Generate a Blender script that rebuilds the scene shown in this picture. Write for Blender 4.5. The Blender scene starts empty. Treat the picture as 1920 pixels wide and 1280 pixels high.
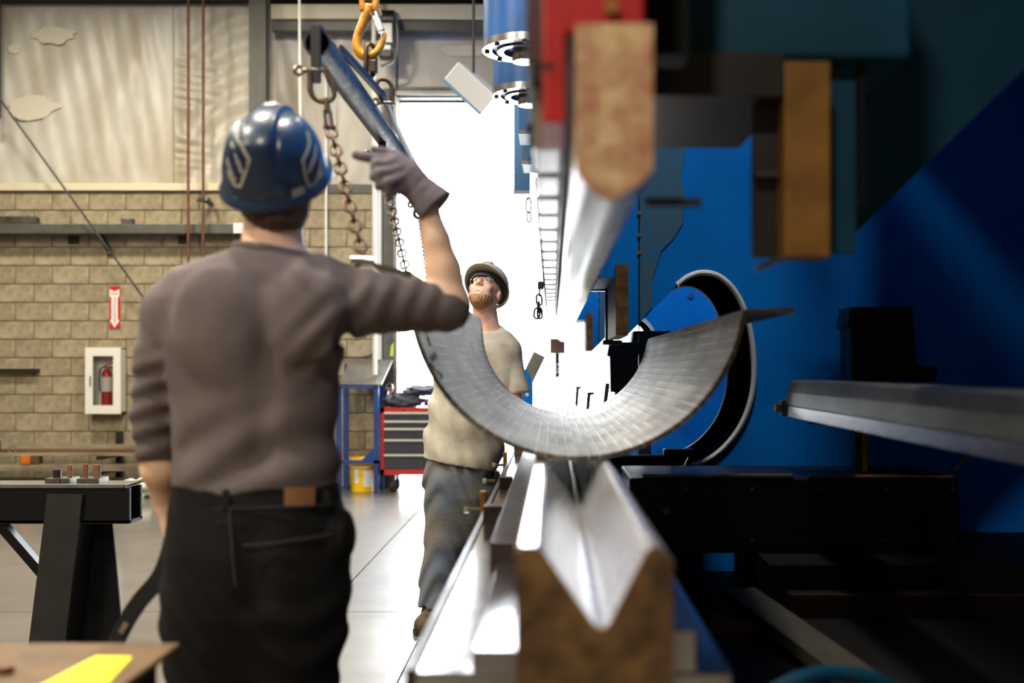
import bpy, bmesh, math, random
import numpy as np
from mathutils import Vector, Matrix

random.seed(7)
scene = bpy.context.scene
C = scene.collection
PI = math.pi

# ---------------------------------------------------------------- camera
F = 2100.0                      # focal length in pixels of the 1920 x 1280 frame
EYE = 1.32                      # camera height, looking straight down the press bed (+Y)
cam_data = bpy.data.cameras.new('camera')
cam = bpy.data.objects.new('camera', cam_data)
C.objects.link(cam)
cam.location = (0, 0, EYE)
cam.rotation_euler = (PI / 2, 0, 0)
cam_data.sensor_width = 36.0
cam_data.lens = F / 1920 * 36.0
cam_data.shift_x = -(1036 - 960) / 1920
cam_data.shift_y = (690 - 640) / 1920
cam_data.clip_start = 0.05
cam_data.dof.use_dof = True
cam_data.dof.focus_distance = 5.3
cam_data.dof.aperture_fstop = 2.0
scene.camera = cam

# ---------------------------------------------------------------- world, lights, exposure
world = bpy.data.worlds.new('overcast_sky')
scene.world = world
world.use_nodes = True
bg = world.node_tree.nodes['Background']
bg.inputs[0].default_value = (0.89, 0.95, 1.0, 1)
bg.inputs[1].default_value = 24.0

vs = scene.view_settings
vs.view_transform = 'Standard'
vs.look = 'None'
vs.gamma = 1.0
vs.use_curve_mapping = False
vs.exposure = 0.0
scene.cycles.use_denoising = True
scene.cycles.max_bounces = 8
scene.cycles.diffuse_bounces = 4
scene.cycles.glossy_bounces = 4
scene.cycles.sample_clamp_indirect = 6.0
scene.cycles.caustics_reflective = False
scene.cycles.caustics_refractive = False

DOOR_X0, DOOR_X1, DOOR_Z, WALL_Y = -1.71, 3.0, 4.29, 12.35
pl = bpy.data.lights.new('door_portal', 'AREA')
pl.shape = 'RECTANGLE'
pl.size = DOOR_X1 - DOOR_X0
pl.size_y = DOOR_Z
pl.cycles.is_portal = True
po = bpy.data.objects.new('door_portal', pl)
C.objects.link(po)
po.location = ((DOOR_X0 + DOOR_X1) / 2, WALL_Y + 0.32, DOOR_Z / 2)
po.rotation_euler = (-PI / 2, 0, 0)

# high-bay lamps of the shop, the last three added as fill: x, y, watts (built with their fixtures below)
LAMPS = [(-5.0, 9.6, 190), (-2.6, 9.6, 150), (-5.0, 5.0, 260), (-3.2, 1.2, 260), (-1.2, -2.6, 240), (-5.0, -2.0, 200), (0.36, 3.2, 170), (0.7, 6.2, 140), (-1.5, 3.2, 200)]

# ---------------------------------------------------------------- small helpers
def lin(r, g, b):
    def f(c):
        c /= 255.0
        return c / 12.92 if c <= 0.04045 else ((c + 0.055) / 1.055) ** 2.4
    return (f(r), f(g), f(b), 1.0)

def W(px, py, Y):
    """world point that shows at photo pixel (px, py) when it is Y metres away"""
    return Vector(((px - 1036) * Y / F, Y, EYE - (py - 690) * Y / F))

MATS = {}
def mat(name, col, rough=0.5, metal=0.0, col2=None, vscale=4.0, stretch=(1, 1, 1), bump=0.0, bscale=60.0,
        bstretch=None, rnd=0.0, contrast=(0.35, 0.65), rvar=0.0, emit=0.0, coat=0.0, sss=0.0, detail=4.0, spec=0.5):
    m = bpy.data.materials.new(name)
    MATS[name] = m
    m.use_nodes = True
    nt = m.node_tree
    N, L = nt.nodes, nt.links
    b = N['Principled BSDF']
    b.inputs['Base Color'].default_value = col
    b.inputs['Roughness'].default_value = rough
    b.inputs['Metallic'].default_value = metal
    b.inputs['Specular IOR Level'].default_value = spec
    if coat:
        b.inputs['Coat Weight'].default_value = coat
        b.inputs['Coat Roughness'].default_value = 0.12
    if sss:
        b.inputs['Subsurface Weight'].default_value = sss
        b.inputs['Subsurface Radius'].default_value = (0.012, 0.005, 0.003)
        b.inputs['Subsurface Scale'].default_value = 1.0
    if emit:
        b.inputs['Emission Color'].default_value = col
        b.inputs['Emission Strength'].default_value = emit
    tc = N.new('ShaderNodeTexCoord')
    out = None
    if col2 is not None:
        mp = N.new('ShaderNodeMapping'); mp.inputs['Scale'].default_value = stretch
        L.new(tc.outputs['Object'], mp.inputs['Vector'])
        nz = N.new('ShaderNodeTexNoise'); nz.inputs['Scale'].default_value = vscale
        nz.inputs['Detail'].default_value = detail; nz.inputs['Roughness'].default_value = 0.62
        L.new(mp.outputs[0], nz.inputs['Vector'])
        cr = N.new('ShaderNodeValToRGB')
        cr.color_ramp.elements[0].position = contrast[0]; cr.color_ramp.elements[0].color = col
        cr.color_ramp.elements[1].position = contrast[1]; cr.color_ramp.elements[1].color = col2
        L.new(nz.outputs['Fac'], cr.inputs['Fac'])
        out = cr.outputs['Color']
        if rvar:
            mr = N.new('ShaderNodeMapRange')
            mr.inputs['From Min'].default_value = 0.3; mr.inputs['From Max'].default_value = 0.7
            mr.inputs['To Min'].default_value = max(0.02, rough - rvar); mr.inputs['To Max'].default_value = min(1, rough + rvar)
            L.new(nz.outputs['Fac'], mr.inputs['Value'])
            L.new(mr.outputs[0], b.inputs['Roughness'])
    if rnd:
        oi = N.new('ShaderNodeObjectInfo')
        mr = N.new('ShaderNodeMapRange')
        mr.inputs['To Min'].default_value = 1 - rnd; mr.inputs['To Max'].default_value = 1 + rnd
        L.new(oi.outputs['Random'], mr.inputs['Value'])
        hv = N.new('ShaderNodeHueSaturation')
        if out is not None: L.new(out, hv.inputs['Color'])
        else: hv.inputs['Color'].default_value = col
        L.new(mr.outputs[0], hv.inputs['Value'])
        out = hv.outputs[0]
    if out is not None:
        L.new(out, b.inputs['Base Color'])
    if bump:
        mp2 = N.new('ShaderNodeMapping'); mp2.inputs['Scale'].default_value = bstretch or (1, 1, 1)
        L.new(tc.outputs['Object'], mp2.inputs['Vector'])
        n2 = N.new('ShaderNodeTexNoise'); n2.inputs['Scale'].default_value = bscale; n2.inputs['Detail'].default_value = 3
        L.new(mp2.outputs[0], n2.inputs['Vector'])
        bp = N.new('ShaderNodeBump'); bp.inputs['Strength'].default_value = bump; bp.inputs['Distance'].default_value = 0.01
        L.new(n2.outputs['Fac'], bp.inputs['Height'])
        L.new(bp.outputs[0], b.inputs['Normal'])
    return m

def wloc(o):
    p = Vector((0, 0, 0))
    while o is not None:
        p += o.location
        o = o.parent
    return p

def tag(o, label=None, cat=None, group=None, kind=None):
    if label: o['label'] = label
    if cat: o['category'] = cat
    if group: o['group'] = group
    if kind: o['kind'] = kind
    return o

def thing(name, label, cat, loc=(0, 0, 0), group=None, kind=None):
    o = bpy.data.objects.new(name, None)
    o.empty_display_size = 0.1
    C.objects.link(o)
    o.location = loc
    return tag(o, label, cat, group, kind)

class MB:
    """collects shapes in world coordinates; build() links them as one mesh object"""
    def __init__(s):
        s.v, s.f = [], []
    def add(s, vs_, fs_):
        n = len(s.v)
        s.v += [tuple(p) for p in vs_]
        s.f += [tuple(i + n for i in f) for f in fs_]
        return s
    def box(s, x0, x1, y0, y1, z0, z1):
        return s.add([(x0, y0, z0), (x1, y0, z0), (x1, y1, z0), (x0, y1, z0), (x0, y0, z1), (x1, y0, z1), (x1, y1, z1), (x0, y1, z1)],
                     [(0, 3, 2, 1), (4, 5, 6, 7), (0, 1, 5, 4), (1, 2, 6, 5), (2, 3, 7, 6), (3, 0, 4, 7)])
    def obox(s, c, half, R):
        c = Vector(c); vs_ = []
        for sz in (-1, 1):
            for sx, sy in ((-1, -1), (1, -1), (1, 1), (-1, 1)):
                vs_.append(c + R @ Vector((sx * half[0], sy * half[1], sz * half[2])))
        return s.add(vs_, [(0, 3, 2, 1), (4, 5, 6, 7), (0, 1, 5, 4), (1, 2, 6, 5), (2, 3, 7, 6), (3, 0, 4, 7)])
    def bar(s, a, b, w, h, up=(0, 0, 1)):
        """box beam from a to b, w across, h along 'up'"""
        a, b = Vector(a), Vector(b)
        d = (b - a); L = d.length; d.normalize()
        u = Vector(up); u = (u - d * u.dot(d)).normalized()
        x = u.cross(d)
        R = Matrix((x, d, u)).transposed()
        return s.obox((a + b) / 2, (w / 2, L / 2, h / 2), R)
    def prism(s, poly, axis, a0, a1):
        n = len(poly)
        def P(q, a):
            return {'y': (q[0], a, q[1]), 'x': (a, q[0], q[1]), 'z': (q[0], q[1], a)}[axis]
        vs_ = [P(q, a0) for q in poly] + [P(q, a1) for q in poly]
        fs_ = [tuple(range(n - 1, -1, -1)), tuple(range(n, 2 * n))]
        fs_ += [(i, (i + 1) % n, n + (i + 1) % n, n + i) for i in range(n)]
        return s.add(vs_, fs_)
    def tube(s, path, r, n=10, closed=False, caps=True, flat=None):
        path = [Vector(p) for p in path]; m = len(path)
        rs = r if isinstance(r, (list, tuple)) else [r] * m
        tans = []
        for i in range(m):
            if closed: t = path[(i + 1) % m] - path[i - 1]
            else: t = path[min(i + 1, m - 1)] - path[max(i - 1, 0)]
            tans.append(t.normalized())
        t0 = tans[0]
        u = t0.orthogonal().normalized() if flat is None else (Vector(flat) - t0 * Vector(flat).dot(t0)).normalized()
        vs_ = []
        for i in range(m):
            t = tans[i]
            u = (u - t * u.dot(t)).normalized()
            w = t.cross(u)
            for k in range(n):
                a = 2 * PI * k / n
                vs_.append(path[i] + (u * math.cos(a) + w * math.sin(a)) * rs[i])
        fs_ = []
        for i in range(m if closed else m - 1):
            j = (i + 1) % m
            for k in range(n):
                k2 = (k + 1) % n
                fs_.append((i * n + k, i * n + k2, j * n + k2, j * n + k))
        if caps and not closed:
            fs_.append(tuple(range(n - 1, -1, -1)))
            fs_.append(tuple((m - 1) * n + k for k in range(n)))
        return s.add(vs_, fs_)
    def cyl(s, a, b, r, n=20, r2=None):
        return s.tube([a, b], [r, r if r2 is None else r2], n)
    def ribbon(s, path, w, t, normal):
        """flat strip along a path: width w across, thickness t along 'normal' (one vector or one per point)"""
        path = [Vector(p) for p in path]; m = len(path); vs_ = []
        for i in range(m):
            d = (path[min(i + 1, m - 1)] - path[max(i - 1, 0)]).normalized()
            nn = Vector(normal[i] if isinstance(normal, list) else normal)
            nn = (nn - d * nn.dot(d)).normalized()
            x = d.cross(nn)
            for sx, sn in ((-1, -1), (1, -1), (1, 1), (-1, 1)):
                vs_.append(path[i] + x * (sx * w / 2) + nn * (sn * t / 2))
        fs_ = [(3, 2, 1, 0), tuple((m - 1) * 4 + k for k in range(4))]
        for i in range(m - 1):
            for k in range(4):
                k2 = (k + 1) % 4
                fs_.append((i * 4 + k, i * 4 + k2, i * 4 + 4 + k2, i * 4 + 4 + k))
        return s.add(vs_, fs_)
    def pipe(s, a, b, ro, ri, n=24):
        a, b = Vector(a), Vector(b); d = (b - a).normalized(); u = d.orthogonal().normalized(); w = d.cross(u)
        vs_ = []
        for p, r in ((a, ro), (b, ro), (b, ri), (a, ri)):
            for k in range(n):
                q = 2 * PI * k / n
                vs_.append(p + (u * math.cos(q) + w * math.sin(q)) * r)
        fs_ = []
        for i in range(4):
            j = (i + 1) % 4
            for k in range(n):
                k2 = (k + 1) % n
                fs_.append((i * n + k, i * n + k2, j * n + k2, j * n + k))
        return s.add(vs_, fs_)
    def lathe(s, prof, c, n=24, axis=(0, 0, 1)):
        c = Vector(c); d = Vector(axis).normalized(); u = d.orthogonal().normalized(); w = d.cross(u)
        vs_ = []
        for r, h in prof:
            for k in range(n):
                q = 2 * PI * k / n
                vs_.append(c + d * h + (u * math.cos(q) + w * math.sin(q)) * max(r, 1e-4))
        fs_ = []
        for i in range(len(prof) - 1):
            for k in range(n):
                k2 = (k + 1) % n
                fs_.append((i * n + k, i * n + k2, (i + 1) * n + k2, (i + 1) * n + k))
        fs_.append(tuple(range(n - 1, -1, -1)))
        fs_.append(tuple((len(prof) - 1) * n + k for k in range(n)))
        return s.add(vs_, fs_)
    def grid(s, fn, nu, nv, thick=None):
        vs_ = [Vector(fn(i / nu, j / nv)) for i in range(nu + 1) for j in range(nv + 1)]
        fs_ = [(i * (nv + 1) + j, (i + 1) * (nv + 1) + j, (i + 1) * (nv + 1) + j + 1, i * (nv + 1) + j + 1) for i in range(nu) for j in range(nv)]
        if thick is not None:
            t = Vector(thick); n0 = len(vs_)
            vs_ += [p + t for p in vs_]
            fs_ += [tuple(k + n0 for k in reversed(f)) for f in fs_]
            rim = [i * (nv + 1) for i in range(nu + 1)] + [nu * (nv + 1) + j for j in range(1, nv + 1)] + \
                  [i * (nv + 1) + nv for i in range(nu - 1, -1, -1)] + [j for j in range(nv - 1, 0, -1)]
            fs_ += [(rim[k], rim[(k + 1) % len(rim)], rim[(k + 1) % len(rim)] + n0, rim[k] + n0) for k in range(len(rim))]
        return s.add(vs_, fs_)
    def build(s, name, m, parent=None, smooth=False, bevel=0.0, label=None, cat=None, group=None, kind=None, angle=35, segs=2):
        vv = np.array(s.v, dtype=float)
        if parent is not None: off = wloc(parent)
        else:
            lo, hi = vv.min(0), vv.max(0)
            off = Vector(((lo[0] + hi[0]) / 2, (lo[1] + hi[1]) / 2, lo[2]))
        me = bpy.data.meshes.new(name)
        me.from_pydata([tuple(p) for p in (vv - np.array(off))], [], s.f)
        bm = bmesh.new(); bm.from_mesh(me)
        bmesh.ops.recalc_face_normals(bm, faces=bm.faces)
        bm.to_mesh(me); bm.free()
        if smooth:
            me.polygons.foreach_set('use_smooth', [True] * len(me.polygons))
            if angle: me.set_sharp_from_angle(angle=math.radians(angle))
        me.materials.append(MATS[m] if isinstance(m, str) else m)
        o = bpy.data.objects.new(name, me)
        C.objects.link(o)
        if parent is not None: o.parent = parent
        else: o.location = off
        if bevel:
            bv = o.modifiers.new('bevel', 'BEVEL'); bv.width = bevel; bv.segments = segs
            bv.limit_method = 'ANGLE'; bv.angle_limit = math.radians(40)
        return tag(o, label, cat, group, kind)

def copy_tree(o, parent=None, dloc=(0, 0, 0)):
    c = o.copy(); C.objects.link(c); c.parent = parent
    c.location = o.location + Vector(dloc)
    for ch in [x for x in C.objects if x.parent == o]:
        copy_tree(ch, c)
    return c

def text_part(name, body, size, loc, rot, m, parent, align='CENTER', depth=0.0004):
    cu = bpy.data.curves.new(name, 'FONT'); cu.body = body; cu.size = size
    cu.align_x = align; cu.align_y = 'CENTER'; cu.extrude = depth
    t = bpy.data.objects.new(name, cu); C.objects.link(t)
    me = bpy.data.meshes.new_from_object(t.evaluated_get(bpy.context.evaluated_depsgraph_get()))
    bpy.data.objects.remove(t)
    me.name = name
    me.materials.clear(); me.materials.append(MATS[m])
    o = bpy.data.objects.new(name, me); C.objects.link(o)
    o.parent = parent
    o.location = Vector(loc) - wloc(parent)
    o.rotation_euler = rot
    return o

# ---------------------------------------------------------------- materials
mat('concrete_floor', lin(112, 107, 99), 0.44, spec=0.8, col2=lin(88, 83, 76), vscale=1.1, bump=0.05, bscale=9, rvar=0.08, detail=8, coat=0.7)
mat('joint', lin(40, 38, 35), 0.9)
mat('outside_paving', lin(190, 190, 186), 0.8)
mat('outside_cladding', lin(225, 228, 230), 0.6)
mat('block', lin(172, 160, 130), 0.88, col2=lin(134, 121, 94), vscale=7, bump=0.5, bscale=45, rnd=0.10)
mat('mortar', lin(128, 114, 84), 0.95, bump=0.3, bscale=80)
mat('insulation', lin(194, 191, 178), 0.42, col2=lin(168, 156, 132), vscale=1.3, stretch=(1, 1, 0.45), contrast=(0.42, 0.7), bump=0.25, bscale=5, bstretch=(3, 1, 0.5))
mat('old_plaster', lin(204, 197, 176), 0.7, bump=0.3, bscale=30)
mat('cream_trim', lin(214, 204, 172), 0.5)
mat('steel_column', lin(84, 82, 72), 0.5, col2=lin(70, 68, 60), vscale=6)
mat('grey_steel', lin(92, 90, 82), 0.45, col2=lin(74, 72, 66), vscale=8)
mat('dark_roof', lin(34, 30, 26), 0.8)
mat('shop_wall', lin(120, 110, 92), 0.85)
mat('rust_pipe', lin(120, 74, 40), 0.6, col2=lin(84, 52, 30), vscale=10)
mat('black_iron', lin(22, 21, 22), 0.42, col2=lin(34, 32, 31), vscale=7)
mat('black_paint', lin(8, 8, 8), 0.4, spec=0.25, col2=lin(13, 12, 12), vscale=5)
mat('deep_black', lin(5, 5, 6), 0.6, spec=0.2)
mat('blue_paint', lin(0, 126, 232), 0.55, spec=0.12, col2=lin(0, 106, 204), vscale=1.6, contrast=(0.35, 0.7), bump=0.03, bscale=20)
mat('teal_paint', lin(14, 68, 94), 0.5, spec=0.25, col2=lin(8, 54, 78), vscale=3)
mat('worn_blue', lin(44, 104, 148), 0.5, col2=lin(70, 98, 112), vscale=6, contrast=(0.4, 0.75))
mat('cylinder_blue', lin(10, 84, 146), 0.4, col2=lin(6, 66, 122), vscale=6)
mat('pale_blue', lin(120, 160, 190), 0.4)
mat('red_paint', lin(196, 22, 22), 0.42, col2=lin(160, 14, 16), vscale=6)
mat('toolbox_red', lin(196, 48, 44), 0.35, col2=lin(176, 38, 38), vscale=6)
mat('drawer_black', lin(58, 60, 62), 0.4, col2=lin(48, 48, 50), vscale=9)
mat('chrome', lin(214, 210, 198), 0.22, 1.0)
mat('bright_steel', lin(206, 206, 204), 0.26, 1.0, col2=lin(172, 170, 168), vscale=5, stretch=(1, 0.15, 1), rvar=0.08, bump=0.05, bscale=60, bstretch=(1, 0.1, 1))
mat('die_steel', lin(240, 240, 244), 0.25, 0.75, col2=lin(212, 211, 214), vscale=6, stretch=(1, 0.1, 1), rvar=0.06)
mat('end_grain_brown', lin(126, 94, 54), 0.6, 0.25, col2=lin(70, 48, 28), vscale=22, bump=0.15, bscale=40)
mat('scale_tan', lin(226, 198, 150), 0.6, 0.1, col2=lin(178, 122, 88), vscale=26, bump=0.15, bscale=40, contrast=(0.3, 0.6))
mat('brass_brown', lin(158, 112, 48), 0.5, 0.3, col2=lin(126, 88, 38), vscale=10)
mat('bed_steel', lin(206, 204, 206), 0.17, 1.0, col2=lin(150, 144, 146), vscale=3, stretch=(2, 0.5, 1), rvar=0.07, bump=0.06, bscale=25)
mat('bed_dark', lin(96, 84, 82), 0.38, 1.0, col2=lin(70, 60, 60), vscale=5, stretch=(1, 0.3, 1), rvar=0.08)
mat('mill_plate', lin(172, 168, 160), 0.46, 0.85, col2=lin(112, 108, 102), vscale=9, stretch=(2.2, 0.45, 2.2), contrast=(0.3, 0.72), rvar=0.1, detail=7)
mat('plate_edge', lin(150, 142, 128), 0.4, 0.8)
mat('plate_dark', lin(58, 54, 54), 0.6, 0.5)
mat('bar_steel', lin(120, 116, 104), 0.42, 0.8, col2=lin(84, 80, 72), vscale=9, stretch=(1, 0.3, 1), bump=0.05)
mat('chain_dark', lin(70, 58, 50), 0.42, 0.9, col2=lin(110, 84, 60), vscale=30)
mat('chain_bright', lin(150, 138, 124), 0.34, 0.95, col2=lin(100, 84, 72), vscale=30)
mat('pipe_black', lin(52, 50, 54), 0.46, 0.6, col2=lin(150, 148, 150), vscale=26, stretch=(1, 0.8, 1), contrast=(0.5, 0.75), rvar=0.12, bump=0.2, bscale=40)
mat('hook_yellow', lin(224, 150, 24), 0.42, 0.1, col2=lin(150, 90, 28), vscale=34, contrast=(0.48, 0.72), bump=0.12, bscale=90)
mat('white_enamel', lin(232, 230, 218), 0.4)
mat('sign_red', lin(206, 22, 28), 0.4)
mat('ext_red', lin(178, 20, 26), 0.25, coat=0.5)
mat('paper_white', lin(236, 232, 224), 0.6)
mat('paper_yellow', lin(246, 236, 10), 0.5)
mat('tag_green', lin(214, 240, 60), 0.5)
mat('bucket_yellow', lin(246, 196, 12), 0.38)
mat('stand_blue', lin(30, 66, 134), 0.45, col2=lin(22, 50, 104), vscale=8)
mat('sheet_grey', lin(150, 148, 142), 0.35, 0.6, col2=lin(120, 118, 112), vscale=4)
mat('rubber', lin(24, 24, 25), 0.7)
mat('cloth_dark', lin(40, 40, 48), 0.9, col2=lin(80, 82, 90), vscale=10)
mat('cloth_purple', lin(84, 46, 136), 0.9)
mat('rope', lin(222, 218, 204), 0.85, bump=0.4, bscale=150)
mat('foam_white', lin(240, 236, 224), 0.8, col2=lin(222, 200, 150), vscale=9, contrast=(0.55, 0.75), bump=0.5, bscale=20)
mat('orange_paint', lin(216, 120, 24), 0.5, col2=lin(180, 90, 20), vscale=12)
mat('rusty', lin(128, 90, 64), 0.6, 0.1, col2=lin(84, 58, 42), vscale=8, stretch=(0.3, 1, 1))
mat('stock_steel', lin(184, 170, 142), 0.45, 0.25, col2=lin(112, 98, 80), vscale=6, stretch=(0.2, 1, 1))
mat('bench_top', lin(122, 96, 62), 0.55, 0.3, col2=lin(80, 62, 40), vscale=7, bump=0.1, bscale=25)
mat('lamp_white', lin(255, 240, 214), 0.4, emit=12)
mat('lamp_shell', lin(180, 180, 176), 0.4, 0.6)
mat('glass', lin(235, 240, 238), 0.05)
def clear_glass(name):
    nt = MATS[name].node_tree; N, L = nt.nodes, nt.links
    tr = N.new('ShaderNodeBsdfTransparent'); gl = N.new('ShaderNodeBsdfGlossy'); gl.inputs['Roughness'].default_value = 0.03
    fr = N.new('ShaderNodeFresnel'); fr.inputs['IOR'].default_value = 1.45
    mx = N.new('ShaderNodeMixShader'); L.new(fr.outputs[0], mx.inputs[0]); L.new(tr.outputs[0], mx.inputs[1]); L.new(gl.outputs[0], mx.inputs[2])
    L.new(mx.outputs[0], N['Material Output'].inputs['Surface'])
clear_glass('glass')
mat('lens_clear', lin(235, 240, 238), 0.05)
clear_glass('lens_clear')
MATS['lens_clear'].node_tree.nodes['Fresnel'].inputs['IOR'].default_value = 1.12
mat('aluminium', lin(214, 210, 196), 0.4, 0.35)
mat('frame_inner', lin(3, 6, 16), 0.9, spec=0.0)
mat('rim_glint', lin(228, 232, 236), 0.35, 0.35)  # whitened to paint the light along the throat edges
mat('chalk', lin(226, 226, 220), 0.9)
mat('ink', lin(60, 46, 44), 0.8)
# people
mat('skin', lin(244, 206, 176), 0.5, col2=lin(236, 186, 154), vscale=14, sss=0.08)
mat('skin_fair', lin(240, 198, 172), 0.45, col2=lin(228, 172, 146), vscale=16, sss=0.08)
mat('hair_brown', lin(48, 30, 20), 0.6, col2=lin(78, 50, 32), vscale=40, stretch=(3, 3, 0.6), bump=0.4, bscale=160, bstretch=(2, 2, 0.3))
mat('beard', lin(208, 162, 116), 0.8, col2=lin(158, 104, 66), vscale=45, stretch=(2, 2, 0.7), bump=0.5, bscale=180)
mat('thermal_shirt', lin(108, 97, 96), 0.92, col2=lin(96, 85, 86), vscale=9, bump=0.18, bscale=240)
mat('black_jeans', lin(17, 16, 17), 0.9, spec=0.2, col2=lin(27, 26, 26), vscale=7, bump=0.3, bscale=120)
mat('jeans_seam', lin(58, 55, 52), 0.85)
mat('leather_patch', lin(136, 92, 56), 0.7)
mat('tee_tan', lin(202, 196, 180), 0.9, col2=lin(172, 165, 148), vscale=6, bump=0.25, bscale=30)
mat('blue_jeans', lin(96, 106, 122), 0.9, col2=lin(116, 106, 84), vscale=4, contrast=(0.4, 0.65), bump=0.25, bscale=60)
mat('boot_brown', lin(96, 76, 50), 0.7, col2=lin(60, 48, 34), vscale=20)
mat('sole', lin(28, 26, 24), 0.8)
mat('glove_grey', lin(118, 108, 110), 0.9, col2=lin(96, 86, 90), vscale=10, bump=0.15, bscale=80)
mat('helmet_blue', lin(22, 45, 72), 0.34, coat=0.15)
mat('decal_dark', lin(28, 30, 62), 0.3)
mat('decal_pale', lin(168, 164, 142), 0.35)
mat('helmet_tan', lin(196, 184, 156), 0.4)
mat('band_dark', lin(34, 24, 30), 0.7)
mat('eye_white', lin(232, 228, 222), 0.2)
mat('iris', lin(80, 96, 104), 0.2)
mat('lip', lin(190, 120, 104), 0.5)

# ================================================================ THE SETTING
def struct(mb, name, m, **k):
    return mb.build(name, m, kind='structure', **k)

floor = struct(MB().box(-9, 4.2, -6, 12.62, -0.2, -0.012), 'floor', 'joint')
xs_ = [-9, -5.2, -1.245, 2.7, 4.2]; ys_ = [-6, 0.0, 6.07, 12.62]
for i in range(4):
    for j in range(3):
        MB().box(xs_[i] + 0.005, xs_[i + 1] - 0.005, ys_[j] + 0.005, ys_[j + 1] - 0.005, -0.1, 0).build('floor_slab', 'concrete_floor', floor)
struct(MB().box(-30, 34, 12.63, 60, -0.2, -0.02), 'yard_ground', 'outside_paving')

# far building across the yard, pale in the glare
nb = thing('neighbouring_building', 'pale clad building across the yard seen through the open shop door', 'building', (2, 30, 0))
MB().box(-14, 18, 30, 34, -0.02, 3.7).build('wall', 'outside_cladding', nb)
MB().box(-14.1, 18.1, 29.9, 34.1, 3.62, 3.82).build('roof_edge', 'sheet_grey', nb)
for k in range(3):
    MB().box(-0.9 + 5 * k, 2.6 + 5 * k, 29.95, 30, 0, 2.7).build('roller_door', 'white_enamel', nb)

# back wall with its big open doorway
wall = struct(MB().box(-9, -1.86, WALL_Y + 0.012, WALL_Y + 0.25, 0, 3.265), 'wall_back', 'mortar')
bw, bh, gap = 0.406, 0.2032, 0.010
blk = MB().box(-bw / 2 + gap / 2, bw / 2 - gap / 2, -0.012, 0.03, gap / 2, bh - gap / 2)
half = MB().box(-bw / 4 + gap / 2, bw / 4 - gap / 2, -0.012, 0.03, gap / 2, bh - gap / 2)
first = {}
woff = wloc(wall)
for r in range(16):
    z = 3.262 - (r + 1) * bh
    x = -1.862
    row = []
    if r % 2: row.append('h')
    while len(row) < 12: row.append('f')
    for kind_ in row:
        w_ = bw if kind_ == 'f' else bw / 2
        cx = x - w_ / 2
        x -= w_
        if kind_ not in first:
            o = (blk if kind_ == 'f' else half).build('concrete_block', 'block', bevel=0.004, segs=1)
            base_loc = o.location.copy()
            first[kind_] = (o, base_loc)
            o.parent = wall
        else:
            o = first[kind_][0].copy(); C.objects.link(o)
        o.location = Vector((cx, WALL_Y + first[kind_][1].y + 0.010, z + gap / 2)) - woff + Vector((0, random.uniform(-0.002, 0.001), 0))

up = struct(MB().box(-9, DOOR_X0, WALL_Y + 0.10, WALL_Y + 0.25, 3.265, 6.3), 'wall_back_upper', 'shop_wall')
hd = struct(MB().box(DOOR_X0, 4.2, WALL_Y + 0.06, WALL_Y + 0.25, DOOR_Z, 6.3), 'wall_over_door', 'insulation')
struct(MB().box(DOOR_X1, 4.2, WALL_Y + 0.06, WALL_Y + 0.25, 0, DOOR_Z), 'wall_door_right', 'shop_wall')
struct(MB().box(-9.2, -9, -6, 12.6, 0, 6.3), 'wall_left', 'shop_wall')
struct(MB().box(4.2, 4.4, -6, 12.6, 0, 6.3), 'wall_right', 'dark_roof')
struct(MB().box(-9.2, 4.4, -6.2, -6, 0, 6.3), 'wall_front', 'shop_wall')
struct(MB().box(-9.2, 4.4, -6.2, 12.6, 6.2, 6.4), 'ceiling', 'dark_roof')

# wrinkled vinyl-faced insulation above the block
def insul(x0, x1, z0, z1, fold, name='insulation_panel'):
    def fn(u, v):
        x = x0 + (x1 - x0) * u; z = z0 + (z1 - z0) * v
        d = 0.012 * math.sin(9 * x + 2.5 * math.sin(2.1 * z)) + 0.006 * math.sin(31 * x + 6 * z)
        d += 0.008 * math.sin(17 * x - 5 * z + 3 * math.sin(x * 3)) * (1 - v)
        if fold:
            q = math.exp(-((x - x0) / 0.35) ** 2)
            d += 0.032 * q * math.sin(46 * z + 5 * math.sin(7 * z) + 9 * (x - x0)) * (0.5 + 0.5 * math.sin(3.1 * z + 1))
            d += 0.022 * math.sin(20 * (z - 0.45 * (x - x0)) + 2 * math.sin(4 * x)) * (0.3 + 0.7 * u)
        e = min(u, 1 - u, v, 1 - v)
        return (x, WALL_Y + 0.06 - d * min(1, e * 12), z)
    return MB().grid(fn, int((x1 - x0) * 36), int((z1 - z0) * 44), (0, 0.03, 0)).build(name, 'insulation', up, smooth=True, angle=0)
insul(-6.7, -4.20, 3.34, 5.36, False)
insul(-4.203, -3.10, 3.34, 5.36, True)
insul(-3.10, DOOR_X0 - 0.02, 3.34, 5.36, False)
for cx, cz, rx, rz, sd in ((-5.52, 5.0, 0.26, 0.10, 1), (-5.75, 4.2, 0.30, 0.14, 2), (-5.95, 4.85, 0.07, 0.06, 3)):
    rr = random.Random(sd); poly = []
    for k in range(22):
        a = 2 * PI * k / 22; q = 0.78 + 0.3 * rr.random()
        poly.append((cx + rx * q * math.cos(a), cz + rz * q * math.sin(a)))
    MB().prism(poly, 'y', WALL_Y + 0.03, WALL_Y + 0.045).build('tape_patch', 'old_plaster', up)
for cx, cz, rx, rz, sd in ((-1.0, 4.83, 0.28, 0.07, 5), (-0.4, 4.85, 0.3, 0.09, 6)):
    rr = random.Random(sd); poly = []
    for k in range(22):
        a = 2 * PI * k / 22; q = 0.78 + 0.3 * rr.random()
        poly.append((cx + rx * q * math.cos(a), cz + rz * q * math.sin(a)))
    MB().prism(poly, 'y', WALL_Y + 0.045, WALL_Y + 0.062).build('tape_patch', 'old_plaster', hd)
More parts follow.
